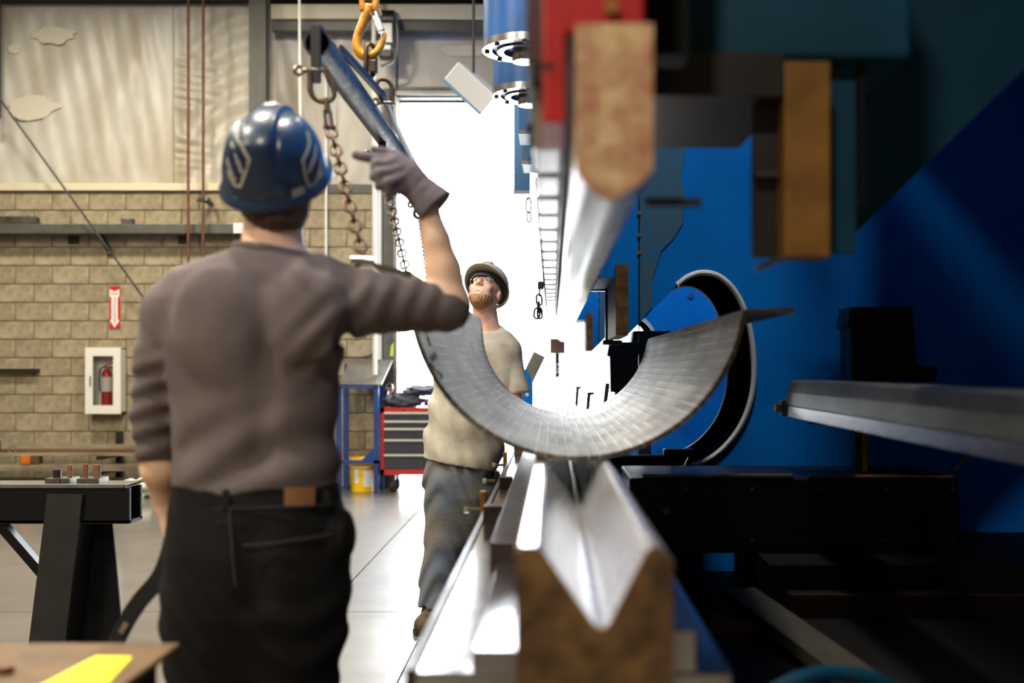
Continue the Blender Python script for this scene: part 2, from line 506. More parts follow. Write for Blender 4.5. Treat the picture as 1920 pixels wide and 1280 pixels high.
struct(MB().box(-9, -3.25, WALL_Y - 0.05, WALL_Y + 0.10, 3.27, 3.35), 'trim_1', 'cream_trim', bevel=0.006)
struct(MB().box(-3.05, -1.86, WALL_Y - 0.02, WALL_Y + 0.10, 3.245, 3.345), 'trim_2', 'grey_steel', bevel=0.004)
struct(MB().box(-9, 4.2, WALL_Y - 0.45, WALL_Y + 0.08, 5.36, 5.8), 'trim_3', 'dark_roof')
for k in range(5):
    MB().cyl((-6.0 + 1.06 * k, WALL_Y - 0.46, 5.36), (-6.0 + 1.06 * k, WALL_Y - 0.46, 5.5), 0.012, 8).build('hanger_bolt', 'stock_steel', bpy.data.objects['trim_3'])
struct(MB().box(-3.06, 4.2, WALL_Y - 0.16, WALL_Y - 0.03, 4.995, 5.10), 'trim_4', 'grey_steel', bevel=0.004)
struct(MB().box(-3.06, 4.2, WALL_Y - 0.20, WALL_Y - 0.02, 5.11, 5.27), 'trim_5', 'cream_trim', bevel=0.01)
# steel column (H section)
col = MB().box(-3.245, -3.065, WALL_Y - 0.38, WALL_Y - 0.365, 0, 5.6).box(-3.245, -3.065, WALL_Y - 0.2, WALL_Y - 0.185, 0, 5.6).box(-3.16, -3.15, WALL_Y - 0.366, WALL_Y - 0.199, 0, 5.6)
struct(col, 'column', 'steel_column')
# door frame: jamb post and header
d1 = struct(MB().box(-1.86, DOOR_X0, WALL_Y - 0.06, WALL_Y + 0.25, 0, DOOR_Z + 0.1), 'door_1', 'grey_steel', bevel=0.005)
MB().box(DOOR_X0, DOOR_X1, WALL_Y - 0.04, WALL_Y + 0.2, DOOR_Z, DOOR_Z + 0.12).build('header', 'grey_steel', d1, bevel=0.005)
MB().box(-1.74, -1.70, WALL_Y - 0.10, WALL_Y - 0.06, 0, DOOR_Z).build('door_track', 'sheet_grey', d1)
MB().box(DOOR_X0, -1.0, WALL_Y - 0.10, WALL_Y - 0.05, DOOR_Z + 0.02, DOOR_Z + 0.06).build('roller_rail', 'sheet_grey', d1)

# high-bay lamps and added fill lamps hung under the roof (all above the picture)
def high_bay(x, y, z, power, label):
    t = thing('high_bay_lamp', label, 'lamp', (x, y, z), 'high bay lamps over the shop floor')
    MB().lathe([(0.06, 0.32), (0.10, 0.30), (0.12, 0.16), (0.26, 0.02), (0.27, 0.0), (0.25, 0.0), (0.11, 0.14), (0.05, 0.15)], (x, y, z), 24).build('reflector', 'lamp_shell', t, smooth=True)
    MB().lathe([(0.02, 0.13), (0.07, 0.10), (0.07, 0.03), (0.02, 0.0)], (x, y, z), 16).build('bulb', 'lamp_white', t, smooth=True)
    MB().cyl((x, y, z + 0.3), (x, y, 6.2), 0.012, 8).build('hanger_rod', 'black_iron', t)
    ld = bpy.data.lights.new('high_bay_light', 'AREA'); ld.shape = 'DISK'; ld.size = 0.5; ld.energy = power
    ld.color = (1.0, 0.90, 0.75)
    lo = bpy.data.objects.new('high_bay_light', ld); C.objects.link(lo)
    lo.parent = t; lo.location = (0, 0, -0.02)
LAMP_AT = ('by the vinyl panels', 'above the grey column', 'over the black sawhorse', 'over the worn bench', 'behind the camera by the press', 'over the empty floor by the front wall', 'added as fill over the press brake throat', 'added as fill between the two blue side frames', 'added as fill over the spreader bar')
for (x, y, p), at_ in zip(LAMPS, LAMP_AT):
    high_bay(x, y, 5.55, p, 'round metal high bay lamp ' + at_)

# ================================================================ PRESS BRAKE
pb = thing('press_brake', 'large blue hydraulic press brake with open throat side frames', 'press brake', (0.6, 5.0, 0))
YF = 4.3
SF = F / YF
def q(px, py): return ((px - 1036) / SF, EYE - (py - 690) / SF)
arch = [q(*p) for p in ((1270, 534), (1292, 518), (1320, 511), (1350, 519), (1378, 546), (1398, 588), (1410, 640), (1414, 700), (1408, 748), (1392, 792), (1365, 831), (1330, 860), (1290, 875), (1240, 881), (1150, 884))]
# smooth the arch (Catmull-Rom)
def catmull(pts, n=4):
    P = [Vector(p) for p in pts]; out = []
    for i in range(len(P) - 1):
        p0, p1, p2, p3 = P[max(i - 1, 0)], P[i], P[i + 1], P[min(i + 2, len(P) - 1)]
        for k in range(n):
            t = k / n
            out.append(0.5 * ((2 * p1) + (p2 - p0) * t + (2 * p0 - 5 * p1 + 4 * p2 - p3) * t * t + (3 * p1 - p0 - 3 * p2 + p3) * t ** 3))
    out.append(P[-1])
    return out
arch_s = catmull(arch)
fx0 = q(1122, 0)[0]
poly = [(fx0, 4.2), q(1122, 522), q(1150, 520), q(1176, 497), q(1176, 629)] + [tuple(p) for p in arch_s] + [(0.233, 0.0), (2.3, 0.0), (2.3, 4.2)]
fr = MB().prism(poly, 'y', YF, YF + 0.6).build('side_frame', 'blue_paint', pb)
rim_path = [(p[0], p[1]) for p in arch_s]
def rim(Y, r):  # whitish tubes that paint the light caught on the throat edges
    return MB().tube([(x, Y, z) for x, z in rim_path], r, 8).build('throat_rim_glint', 'rim_glint', fr, smooth=True)
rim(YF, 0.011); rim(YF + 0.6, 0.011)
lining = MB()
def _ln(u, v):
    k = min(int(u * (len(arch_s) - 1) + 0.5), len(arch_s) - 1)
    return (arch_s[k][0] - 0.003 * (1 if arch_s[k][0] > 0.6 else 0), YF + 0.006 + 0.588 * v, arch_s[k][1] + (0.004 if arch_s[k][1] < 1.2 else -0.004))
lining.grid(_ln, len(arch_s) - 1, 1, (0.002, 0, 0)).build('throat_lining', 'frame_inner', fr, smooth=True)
MB().box(*[q(1153, 0)[0], q(1176, 0)[0]], YF - 0.06, YF + 0.55, q(0, 630)[1], q(0, 498)[1]).build('gib_block', 'end_grain_brown', fr)
MB().box(q(1197, 0)[0], q(1199.5, 0)[0], YF - 0.003, YF + 0.01, q(0, 640)[1], q(0, 366)[1]).build('plate_seam', 'deep_black', fr)
for yy in (396, 437, 470):
    MB().box(q(1195, 0)[0], q(1202, 0)[0], YF - 0.005, YF + 0.01, q(0, yy + 7)[1], q(0, yy)[1]).build('shim', 'brass_brown', fr)
patch = [(1196, 185), (1276, 185), (1284, 200), (1280, 240), (1284, 290), (1277, 330), (1285, 375), (1279, 420), (1262, 448), (1240, 470), (1224, 520), (1222, 575), (1204, 600), (1200, 604)]
MB().prism([q(*p) for p in patch], 'y', YF - 0.0025, YF + 0.01).build('worn_paint_patch', 'worn_blue', fr)
MB().box(2.1, 2.3, YF - 0.25, YF + 0.6, 0, 4.2).build('frame_web', 'blue_paint', fr)
# the far side frame: same shape further down the machine
fr2 = copy_tree(fr, pb, (0, 3.7, 0))
MB().cyl((0.985, 7.99, 1.842), (0.985, 8.05, 1.842), 0.022, 16).build('sky_hole_disc', 'chrome', fr2)  # bright disc painting the sky seen through a hole in the frame

# bed
bed = MB().box(-0.10, 0.20, 1.60, 9.8, 0, 0.86).build('bed', 'black_paint', pb)
MB().box(-0.190, 0.25, 1.545, 9.8, 0.84, 0.90).build('bed_table', 'bed_steel', pb, bevel=0.004)
MB().box(-0.203, -0.190, 1.545, 9.8, 0.80, 0.905).build('edge_strip', 'bed_dark', pb)
MB().box(-0.126, -0.046, 2.26, 9.7, 0.90, 0.97).build('die_rail', 'bed_dark', pb, bevel=0.003)  # same rail as the near piece; darker steel paints the plate's reflection
MB().box(-0.112, -0.046, 1.545, 2.255, 0.90, 0.93).build('die_rail', 'bed_steel', pb, bevel=0.003)
MB().box(0.152, 0.20, 1.545, 9.7, 0.90, 0.96).build('die_rail', 'bed_steel', pb, bevel=0.003)
# stop bolts and brackets down the operator side of the bed table
def stop(Y, big):
    t = MB().box(-0.221, -0.203, Y - 0.02, Y + 0.02, 0.84, 0.945 if big else 0.925).build('stop_bracket', 'black_iron' if not big else 'brass_brown', pb, bevel=0.002)
    z = 0.888
    MB().cyl((-0.258, Y, z), (-0.204, Y, z), 0.006, 10).build('stop_bolt', 'bar_steel', t, smooth=True)
    MB().cyl((-0.270, Y, z), (-0.255, Y, z), 0.011, 6).build('bolt_head', 'chrome', t)
stop(3.42, True); stop(4.3, False); stop(5.0, True)
MB().box(-0.186, -0.135, 3.0, 3.06, 0.90, 0.95).build('clamp_block', 'bed_dark', pb, bevel=0.003)
MB().box(-0.186, -0.14, 3.9, 3.95, 0.90, 0.94).build('clamp_block', 'bed_dark', pb, bevel=0.003)
MB().box(-0.186, -0.14, 5.4, 5.5, 0.90, 1.0).build('clamp_block', 'chrome', pb, bevel=0.003)

MB().box(-0.69, -0.60, 2.6, 5.35, 0.0, 0.012).box(-0.655, -0.645, 2.6, 5.35, 0.012, 0.02).build('trim_6', 'bed_dark', kind='structure')
# ram with its punch clamps
MB().box(-0.035, 0.17, 1.65, 9.5, 1.93, 3.5).build('ram', 'blue_paint', pb)
MB().box(-0.038, 0.135, 1.60, 9.4, 1.755, 1.93).build('punch_holder', 'bed_dark', pb, bevel=0.003)
y_ = 1.72
k_ = 0
while y_ < 9.2:
    c_ = MB().box(-0.030, 0.014, y_, y_ + 0.20, 1.655, 1.755).build('punch_clamp', 'bright_steel', pb, bevel=0.004)
    for dy in (0.05, 0.15):
        MB().cyl((-0.040, y_ + dy, 1.70), (-0.029, y_ + dy, 1.70), 0.011, 6).build('clamp_bolt', 'black_iron', c_)
    y_ += 0.255
MB().prism([(-0.012, 1.632), (0.0165, 1.632), (0.0165, 1.745), (0.116, 1.745), (0.116, 2.15), (-0.012, 2.15)], 'y', 1.42, 1.60).build('ram_end_cap', 'red_paint', pb, bevel=0.003)
MB().box(-0.0135, 0.0, 1.418, 1.60, 1.70, 1.706).build('cap_groove', 'black_iron', pb)
MB().cyl((0.074, 1.405, 1.775), (0.074, 1.42, 1.775), 0.009, 12).build('cap_bolt', 'brass_brown', pb)
MB().cyl((0.135, 1.62, 1.56), (0.215, 1.62, 1.56), 0.007, 10).build('eject_pin', 'black_iron', pb)
MB().box(0.118, 0.20, 1.64, 1.72, 1.78, 2.3).build('end_plate', 'deep_black', pb)

# hydraulic cylinders on the operator side
def cylinder(Y, zb):
    c = MB().cyl((-0.12, Y, zb), (-0.12, Y, zb + 1.3), 0.19, 40).build('hydraulic_cylinder', 'cylinder_blue', pb, smooth=True)
    MB().pipe((-0.12, Y, zb - 0.012), (-0.12, Y, zb + 0.02), 0.195, 0.15, 40).build('gland_ring', 'bright_steel', c, smooth=True)
    MB().pipe((-0.12, Y, zb - 0.018), (-0.12, Y, zb + 0.02), 0.128, 0.098, 40).build('gland_ring', 'bright_steel', c, smooth=True)
    MB().cyl((-0.12, Y, zb - 0.06), (-0.12, Y, zb + 0.02), 0.06, 24).build('piston_rod', 'chrome', c, smooth=True)
    for a in range(8):
        x = -0.12 + 0.172 * math.cos(a * PI / 4); yy = Y + 0.172 * math.sin(a * PI / 4)
        MB().cyl((x, yy, zb - 0.022), (x, yy, zb), 0.011, 6).build('gland_bolt', 'black_iron', c)
cylinder(5.0, 2.745); cylinder(5.83, 2.745)
for (px, Y, pyb, h, wdt) in ((972, 6.6, 250, 0.5, 0.16), (979, 7.3, 307, 0.4, 0.13), (963, 8.35, 362, 0.9, 0.12)):
    a = W(px, pyb, Y)
    g = MB().box(a.x, a.x + wdt, Y, Y + 0.35, a.z, a.z + h).build('front_guard', 'worn_blue', pb, bevel=0.006)
    MB().box(a.x - 0.004, a.x + wdt, Y - 0.006, Y, a.z - 0.006, a.z + 0.02).build('guard_lip', 'sheet_grey', g)
MB().lathe([(0.01, 0), (0.045, 0.004), (0.05, 0.02), (0.045, 0.05), (0.01, 0.055)], (-0.075, 6.0, 2.3), 20, (1, 0, 0)).build('adjuster_wheel', 'grey_steel', pb, smooth=True)

# work support / bracket assembly hung from the ram end at the back, close to the camera
MB().box(0.19, 0.61, 1.90, 2.40, 1.845, 2.5).build('ram_arm', 'teal_paint', pb, bevel=0.01)
MB().box(0.16, 0.384, 1.86, 2.3, 1.772, 1.845).build('arm_plate', 'black_iron', pb)
MB().prism([(0.385, 1.505), (0.462, 1.505), (0.462, 1.83), (0.385, 1.83)], 'y', 1.86, 1.93).build('wear_bar', 'brass_brown', pb, bevel=0.003)
MB().box(0.343, 0.384, 1.92, 1.935, 1.51, 1.78).build('back_plate', 'black_iron', pb)
MB().box(0.343, 0.384, 1.895, 1.92, 1.645, 1.652).build('ledge', 'bar_steel', pb)
MB().bar((0.345, 1.89, 1.487), (0.384, 1.9, 1.506), 0.012, 0.010).build('ledge', 'bar_steel', pb)
MB().box(0.462, 0.525, 1.94, 1.96, 1.52, 1.845).build('side_plate', 'teal_paint', pb)
MB().box(0.528, 0.540, 1.93, 2.0, 1.6, 1.845).build('side_rib', 'deep_black', pb)
def q2(px, py, Y=2.6): return ((px - 1036) * Y / F, EYE - (py - 690) * Y / F)
MB().prism([q2(1545, 60), q2(1545, 484), q2(1600, 440), q2(1900, 150), q2(1960, 92), q2(2950, 92), q2(2950, -1100), q2(1545, -1100)], 'y', 2.6, 2.66).build('gusset_plate', 'teal_paint', pb)  # unseen upper and right reach added to shade the blue frame

MB().box(0.76, 2.3, 2.67, 4.299, 2.85, 3.6).build('shade_box', 'teal_paint', pb, bevel=0.01)  # unseen box added to shade the right part of the blue frame
cc_ = MB().box(1.25, 2.3, -0.4, 2.15, 0.0, 3.4).build('bounce_blocker', 'black_paint', pb, bevel=0.01)  # unseen box added to keep bounce light off the frame's right side
MB().box(1.24, 1.25, 0.2, 1.9, 0.15, 3.2).build('blocker_panel', 'black_paint', cc_)
# back gauge beam and its towers
bgb = MB().box(0.256, 1.35, 3.72, 4.2, 0.705, 0.955).build('back_gauge_beam', 'black_paint', pb, bevel=0.008)
MB().box(0.30, 0.80, 3.716, 3.74, 0.955, 0.968).build('beam_rail', 'bar_steel', bgb, bevel=0.003)
MB().box(0.85, 1.33, 3.716, 3.74, 0.955, 0.964).build('beam_rail', 'brass_brown', bgb, bevel=0.003)
for px in (1285, 1410, 1535, 1660, 1785):
    for py in (916, 1011):
        a = W(px, py, 3.72)
        MB().cyl((a.x, 3.713, a.z), (a.x, 3.722, a.z), 0.005, 8).build('beam_screw', 'bar_steel', bgb)
MB().cyl((0.375, 3.70, 0.848), (0.375, 3.722, 0.848), 0.012, 8).build('beam_plug', 'scale_tan', bgb)
MB().box(0.68, 1.9, 3.5, 4.2, 0.45, 0.705).build('lower_cover', 'deep_black', pb)
MB().box(0.20, 2.2, 2.2, 4.2, 0.50, 0.56).build('rear_platform', 'deep_black', pb)
MB().box(0.72, 2.2, 3.40, 3.46, 0.56, 0.635).build('platform_rail', 'bed_dark', pb, bevel=0.004)
MB().box(0.45, 0.62, 3.2, 3.3, 0.56, 0.60).build('platform_rail', 'rusty', pb, bevel=0.004)
MB().box(0.25, 0.9, 2.25, 2.3, 0.0, 0.5).build('platform_leg', 'deep_black', pb)
MB().box(1.7, 2.2, 2.25, 2.3, 0.0, 0.5).build('platform_leg', 'deep_black', pb)
hose = [(0.36, 1.95, 0.74), (0.44, 1.97, 0.775), (0.52, 2.0, 0.775), (0.60, 2.02, 0.75), (0.68, 2.05, 0.68), (0.74, 2.08, 0.58), (0.76, 2.25, 0.53)]
MB().tube([tuple(p) for p in catmull([(0.26, 1.95, 0.60), (0.30, 1.95, 0.69)] + hose)], 0.015, 12).build('oil_hose', 'teal_paint', pb, smooth=True)

def tower(Y, px0, px1, pyt, pyb, z0, post, lean=0.0):
    a = W(px0, pyt, Y); b = W(px1, pyb, Y)
    w_ = b.x - a.x
    t = MB().prism([(a.x + 0.006, b.z), (a.x + 0.002, a.z - 0.075), (a.x - 0.012, a.z - 0.068), (a.x, a.z), (b.x - lean, a.z), (b.x, b.z)], 'y', Y, Y + 0.16).build('gauge_tower', 'black_paint', pb, bevel=0.003)
    if post:
        MB().box(a.x + 0.02, a.x + 0.04, Y + 0.02, Y + 0.06, z0, b.z).build('tower_post', 'black_iron', t)
        MB().box(a.x + 0.045, a.x + 0.068, Y + 0.02, Y + 0.06, z0, b.z).build('tower_rod', 'brass_brown', t, bevel=0.006)
        MB().box(b.x - 0.03, b.x + 0.07, Y + 0.02, Y + 0.16, b.z, b.z + 0.055).build('tower_foot', 'black_paint', t)
        for sx, sz in ((0.03, 0.055), (0.07, 0.055), (0.085, 0.12), (0.05, 0.15), (0.085, 0.2)):
            MB().cyl((a.x + sx, Y - 0.004, a.z - sz), (a.x + sx, Y + 0.002, a.z - sz), 0.004, 8).build('tower_screw', 'bar_steel', t)
    else:
        MB().box(a.x + 0.03, a.x + 0.10, Y + 0.03, Y + 0.12, z0, b.z).build('tower_post', 'black_iron', t)
    return t
tower(3.9, 1595, 1722, 575, 715, 0.955, True, 0.02)
tower(5.75, 1143, 1197, 641, 735, 0.42, False)
tower(6.2, 1188, 1258, 620, 665, 0.42, False)
MB().box(0.15, 0.9, 5.7, 6.4, 0.36, 0.42).build('rear_crossbar', 'black_iron', pb)
# finger bracket: black L bar hung on the near frame
L_ = MB().box(0.16, 0.272, 5.0, 5.05, 1.665, 1.702).build('finger_bracket', 'black_iron', pb)
MB().box(0.236, 0.272, 5.0, 5.05, 1.44, 1.665).build('finger_bar', 'black_iron', L_)
MB().box(0.225, 0.31, 4.99, 5.06, 1.425, 1.445).build('finger_foot', 'black_iron', L_)
MB().box(0.20, 0.27, 4.88, 5.02, 1.675, 1.70).build('finger_arm', 'black_iron', L_)
# small angle stops on the far end of the bed
for (px0, px1, py0, py1, Y) in ((1125, 1160, 718, 752, 7.2), (1096, 1114, 735, 757, 7.7), (1076, 1090, 724, 752, 8.4)):
    a = W(px0, py0, Y); b = W(px1, py1, Y); t_ = 0.02
    MB().prism([(a.x, 0.90), (a.x + t_, 0.90), (a.x + t_ + (b.x - a.x) * 0.35, a.z - t_), (b.x, a.z - t_), (b.x, a.z), (a.x + (b.x - a.x) * 0.3, a.z)], 'y', Y, Y + 0.05).build('angle_stop', 'black_iron', pb)
# limit switch on the lower jaw beside the throat
ls = MB().box(0.42, 0.535, 4.215, 4.27, 0.985, 1.015).build('limit_switch', 'black_iron', pb, bevel=0.005)
MB().bar((0.445, 4.24, 0.985), (0.455, 4.24, 0.952), 0.012, 0.012, (0, 1, 0)).build('switch_leg', 'black_iron', ls)
MB().bar((0.52, 4.24, 0.985), (0.505, 4.24, 0.952), 0.012, 0.012, (0, 1, 0)).build('switch_leg', 'black_iron', ls)
MB().box(0.26, 0.42, 4.235, 4.25, 0.985, 0.992).build('switch_arm', 'bar_steel', ls)
hp = [W(1800, 870, 3.75), W(1822, 848, 3.8), W(1832, 815, 3.85), W(1834, 770, 3.9)]
MB().tube([W(1790, 884, 3.74)] + [tuple(p) for p in catmull(hp)], 0.010, 8).build('gauge_cable', 'rubber', pb, smooth=True)

# ---------------------------------------------------------------- tooling
die_poly = [(-0.045, 0.90), (-0.045, 1.094), (-0.040, 1.101), (-0.020, 1.101), (-0.013, 1.097), (0.050, 1.006), (0.055, 1.001), (0.065, 1.001), (0.070, 1.006), (0.116, 1.096), (0.121, 1.101), (0.130, 1.101), (0.148, 1.083), (0.148, 0.90)]
die = MB().prism(die_poly, 'y', 1.383, 9.2).build('bending_die', 'die_steel', label='long bright steel V die lying on the press brake bed', cat='die')
MB().prism(die_poly, 'y', 1.372, 1.383).build('end_face', 'end_grain_brown', die, label='rough brown sawn end of the die')
pun_poly = [(0.028, 1.745), (0.028, 1.564), (0.040, 1.548), (0.058, 1.532), (0.070, 1.527), (0.082, 1.532), (0.110, 1.549), (0.124, 1.566), (0.124, 1.745)]
pun = MB().prism(pun_poly, 'y', 1.392, 9.1).build('bending_punch', 'die_steel', label='long bright steel punch clamped under the press brake ram', cat='punch')
MB().prism(pun_poly, 'y', 1.38, 1.392).build('end_face', 'scale_tan', pun, label='tan stained flat end of the punch')
MB().box(-0.02, 0.10, 9.1, 9.3, 1.44, 1.56).build('end_clamp', 'rusty', pb)
tagstrip = MB().box(0.022, 0.056, 9.13, 9.15, 1.245, 1.439).build('steel_strip', 'black_iron', label='narrow dark steel strip with chalk marks hanging below the ram end', cat='steel strip')
text_part('chalk_mark', 'h24', 0.055, (0.039, 9.128, 1.32), (PI / 2, PI / 2, 0), 'chalk', tagstrip)
# bevelled tool bar resting behind, running towards the camera
bx = 0.846
bp_ = [(bx, 1.270), (bx + 0.012, 1.279), (bx + 0.10, 1.279), (bx + 0.13, 1.19), (bx + 0.13, 1.148), (bx - 0.014, 1.148), (bx - 0.014, 1.187), (bx - 0.018, 1.19), (bx - 0.012, 1.235)]
bar = MB().prism(bp_, 'y', 1.2, 3.98).build('tool_bar', 'bar_steel', label='long grey steel tool bar with sloping sides beside the black gauge tower', cat='tool bar')
MB().box(bx - 0.017, bx - 0.0135, 1.2, 3.98, 1.150, 1.186).build('ground_edge', 'bright_steel', bar)
MB().box(bx - 0.03, bx + 0.02, 3.98, 4.02, 1.15, 1.205).build('end_clamp', 'black_iron', bar)
MB().box(bx - 0.045, bx, 4.02, 4.05, 1.163, 1.19).build('end_stub', 'bar_steel', bar)
sup = MB().box(0.90, 1.09, 3.9, 3.96, 1.125, 1.148).build('bar_support', 'black_iron', pb)
MB().box(0.84, 0.97, 1.3, 1.36, 0, 1.148).build('bar_support_post', 'deep_black', pb)
# loose channel offcut on the rear platform
oc = MB()
a, b = Vector((0.56, 3.36, 0.655)), Vector((0.72, 2.58, 0.60))
oc.bar(a, b, 0.10, 0.012).bar(a + Vector((-0.046, 0, -0.014)), b + Vector((-0.046, 0, -0.014)), 0.010, 0.03).bar(a + Vector((0.046, 0, -0.014)), b + Vector((0.046, 0, -0.014)), 0.010, 0.03)
oc.build('channel_offcut', 'bar_steel', label='short steel channel offcut lying on the dark platform behind the bed', cat='offcut')

# ---------------------------------------------------------------- the half-pipe plate in the press
pc, pr, pt = Vector((0.06, 1.502)), 0.402, 0.012
PY0, PY1 = 2.65, 5.3
aL, aR = math.radians(180 - 4), math.radians(360 - 7.6)
nf = 46
outer, inner = [], []
for i in range(nf + 1):
    a = aL + (aR - aL) * i / nf
    outer.append((pc.x + pr * math.cos(a), pc.y + pr * math.sin(a)))
    inner.append((pc.x + (pr - pt) * math.cos(a), pc.y + (pr - pt) * math.sin(a)))
fl_L = Vector(outer[0]); fl_R = Vector(outer[-1])
tipL = (fl_L.x - 0.085, fl_L.y + 0.028); tipR = (fl_R.x + 0.115, fl_R.y + 0.002)
sec_out = [(tipL[0], tipL[1])] + [(fl_L.x - 0.006, fl_L.y + 0.006)] + outer[1:-1] + [(fl_R.x + 0.004, fl_R.y - 0.004), tipR]
sec_in = [(tipL[0], tipL[1] + pt)] + [(fl_L.x + 0.006, fl_L.y + pt + 0.006)] + inner[1:-1] + [(fl_R.x - 0.006, fl_R.y + pt - 0.002), (tipR[0], tipR[1] + pt)]
plate = thing('bent_plate', 'half pipe of bent grey steel plate with turned out flanges sitting on the die', 'steel plate', (pc.x, (PY0 + PY1) / 2, 1.10))
n_ = len(sec_out)
mb = MB(); NY = 3
vs_ = []
for j in range(NY + 1):
    y = PY0 + (PY1 - PY0) * j / NY
    vs_ += [(x, y, z) for x, z in sec_out] + [(x, y, z) for x, z in sec_in]
fs_ = []
for j in range(NY):
    o0, o1 = j * 2 * n_, (j + 1) * 2 * n_
    for i in range(n_ - 1):
        fs_.append((o0 + i, o0 + i + 1, o1 + i + 1, o1 + i))
        fs_.append((o0 + n_ + i, o1 + n_ + i, o1 + n_ + i + 1, o0 + n_ + i + 1))
    fs_.append((o0, o1, o1 + n_, o0 + n_)); fs_.append((o0 + n_ - 1, o0 + 2 * n_ - 1, o1 + 2 * n_ - 1, o1 + n_ - 1))
for o0 in (0, NY * 2 * n_):
    for i in range(n_ - 1):
        fs_.append((o0 + i, o0 + n_ + i, o0 + n_ + i + 1, o0 + i + 1))
mb.add(vs_, fs_)

# plate material: mill scale, bright bend lines along the plate, roll marks across it
def plate_material():
    m = mat('plate_scale', lin(150, 146, 138), 0.42, 0.78)
    nt = m.node_tree; N, L = nt.nodes, nt.links
    b = N['Principled BSDF']
    tc = N.new('ShaderNodeTexCoord')
    sep = N.new('ShaderNodeSeparateXYZ'); L.new(tc.outputs['Object'], sep.inputs[0])
    sub = N.new('ShaderNodeMath'); sub.operation = 'SUBTRACT'; sub.inputs[1].default_value = pc.y - 1.10
    L.new(sep.outputs['Z'], sub.inputs[0])
    at = N.new('ShaderNodeMath'); at.operation = 'ARCTAN2'
    L.new(sep.outputs['X'], at.inputs[0]); L.new(sub.outputs[0], at.inputs[1])
    # unrolled coordinates: angle, length
    cmb = N.new('ShaderNodeCombineXYZ'); L.new(at.outputs[0], cmb.inputs[0]); L.new(sep.outputs['Y'], cmb.inputs[1])
    def noise(sx, sy, scale, det=4):
        mp = N.new('ShaderNodeMapping'); mp.inputs['Scale'].default_value = (sx, sy, 1)
        L.new(cmb.outputs[0], mp.inputs[0])
        n = N.new('ShaderNodeTexNoise'); n.inputs['Scale'].default_value = scale; n.inputs['Detail'].default_value = det
        L.new(mp.outputs[0], n.inputs[0]); return n.outputs['Fac']
    along = noise(30, 1.2, 1.0)
    across = noise(1.2, 26, 1.0)
    blot = noise(2.5, 2.2, 1.5, 6)
    def mix(a, b_, t, typ='MIX'):
        x = N.new('ShaderNodeMix'); x.data_type = 'RGBA'; x.blend_type = typ
        if isinstance(t, float): x.inputs[0].default_value = t
        else: L.new(t, x.inputs[0])
        for s_, v in ((x.inputs[6], a), (x.inputs[7], b_)):
            if isinstance(v, tuple): s_.default_value = v
            else: L.new(v, s_)
        return x.outputs[2]
    def ramp(v, p0, p1):
        r = N.new('ShaderNodeMapRange'); r.inputs['From Min'].default_value = p0; r.inputs['From Max'].default_value = p1
        L.new(v, r.inputs['Value']); return r.outputs[0]
    col = mix(lin(138, 130, 114), lin(80, 71, 57), ramp(blot, 0.3, 0.7))
    col = mix(col, lin(72, 64, 56), ramp(along, 0.52, 0.78))
    m2 = N.new('ShaderNodeMath'); m2.operation = 'MULTIPLY'; m2.inputs[1].default_value = 0.5
    L.new(ramp(across, 0.55, 0.75), m2.inputs[0])
    col = mix(col, lin(96, 90, 86), m2.outputs[0])
    # bend lines
    wv = N.new('ShaderNodeMath'); wv.operation = 'MULTIPLY'; wv.inputs[1].default_value = nf / (aR - aL)
    L.new(at.outputs[0], wv.inputs[0])
    frc = N.new('ShaderNodeMath'); frc.operation = 'FRACT'; L.new(wv.outputs[0], frc.inputs[0])
    gt = N.new('ShaderNodeMath'); gt.operation = 'GREATER_THAN'; gt.inputs[1].default_value = 0.86; L.new(frc.outputs[0], gt.inputs[0])
    lm = N.new('ShaderNodeMath'); lm.operation = 'MULTIPLY'; L.new(gt.outputs[0], lm.inputs[0]); L.new(ramp(noise(6, 3, 1.0, 5), 0.42, 0.62), lm.inputs[1])
    col = mix(col, lin(192, 188, 180), lm.outputs[0])
    L.new(col, b.inputs['Base Color'])
    rg = N.new('ShaderNodeMapRange'); rg.inputs['To Min'].default_value = 0.40; rg.inputs['To Max'].default_value = 0.60
    L.new(blot, rg.inputs['Value']); L.new(rg.outputs[0], b.inputs['Roughness'])
    return m
plate_material()
sheet = mb.build('curved_sheet', 'plate_scale', plate)
# inked marks on the inside of the left wing
def on_plate(px, py):
    best = None
    for i in range(400):
        Y = PY0 + (PY1 - PY0) * i / 400
        p = W(px, py, Y); d = math.hypot(p.x - pc.x, p.z - pc.y) - (pr - pt - 0.001)
        if best is None or abs(d) < best[0]: best = (abs(d), p)
    return best[1]
for stroke, w_ in (([(786, 640), (792, 652), (797, 660)], 0.030), ([(803, 636), (806, 642)], 0.022), ([(818, 665), (812, 671), (802, 676), (808, 684), (816, 691)], 0.016), ([(806, 694), (818, 696), (830, 702), (828, 707), (819, 711)], 0.011)):
    pts = [on_plate(*p) for p in stroke]
    nn = [(pc.x - p.x, 0, pc.y - p.z) for p in pts]
    MB().ribbon(pts, w_, 0.0015, [tuple(v) for v in nn]).build('ink_mark', 'ink', plate)

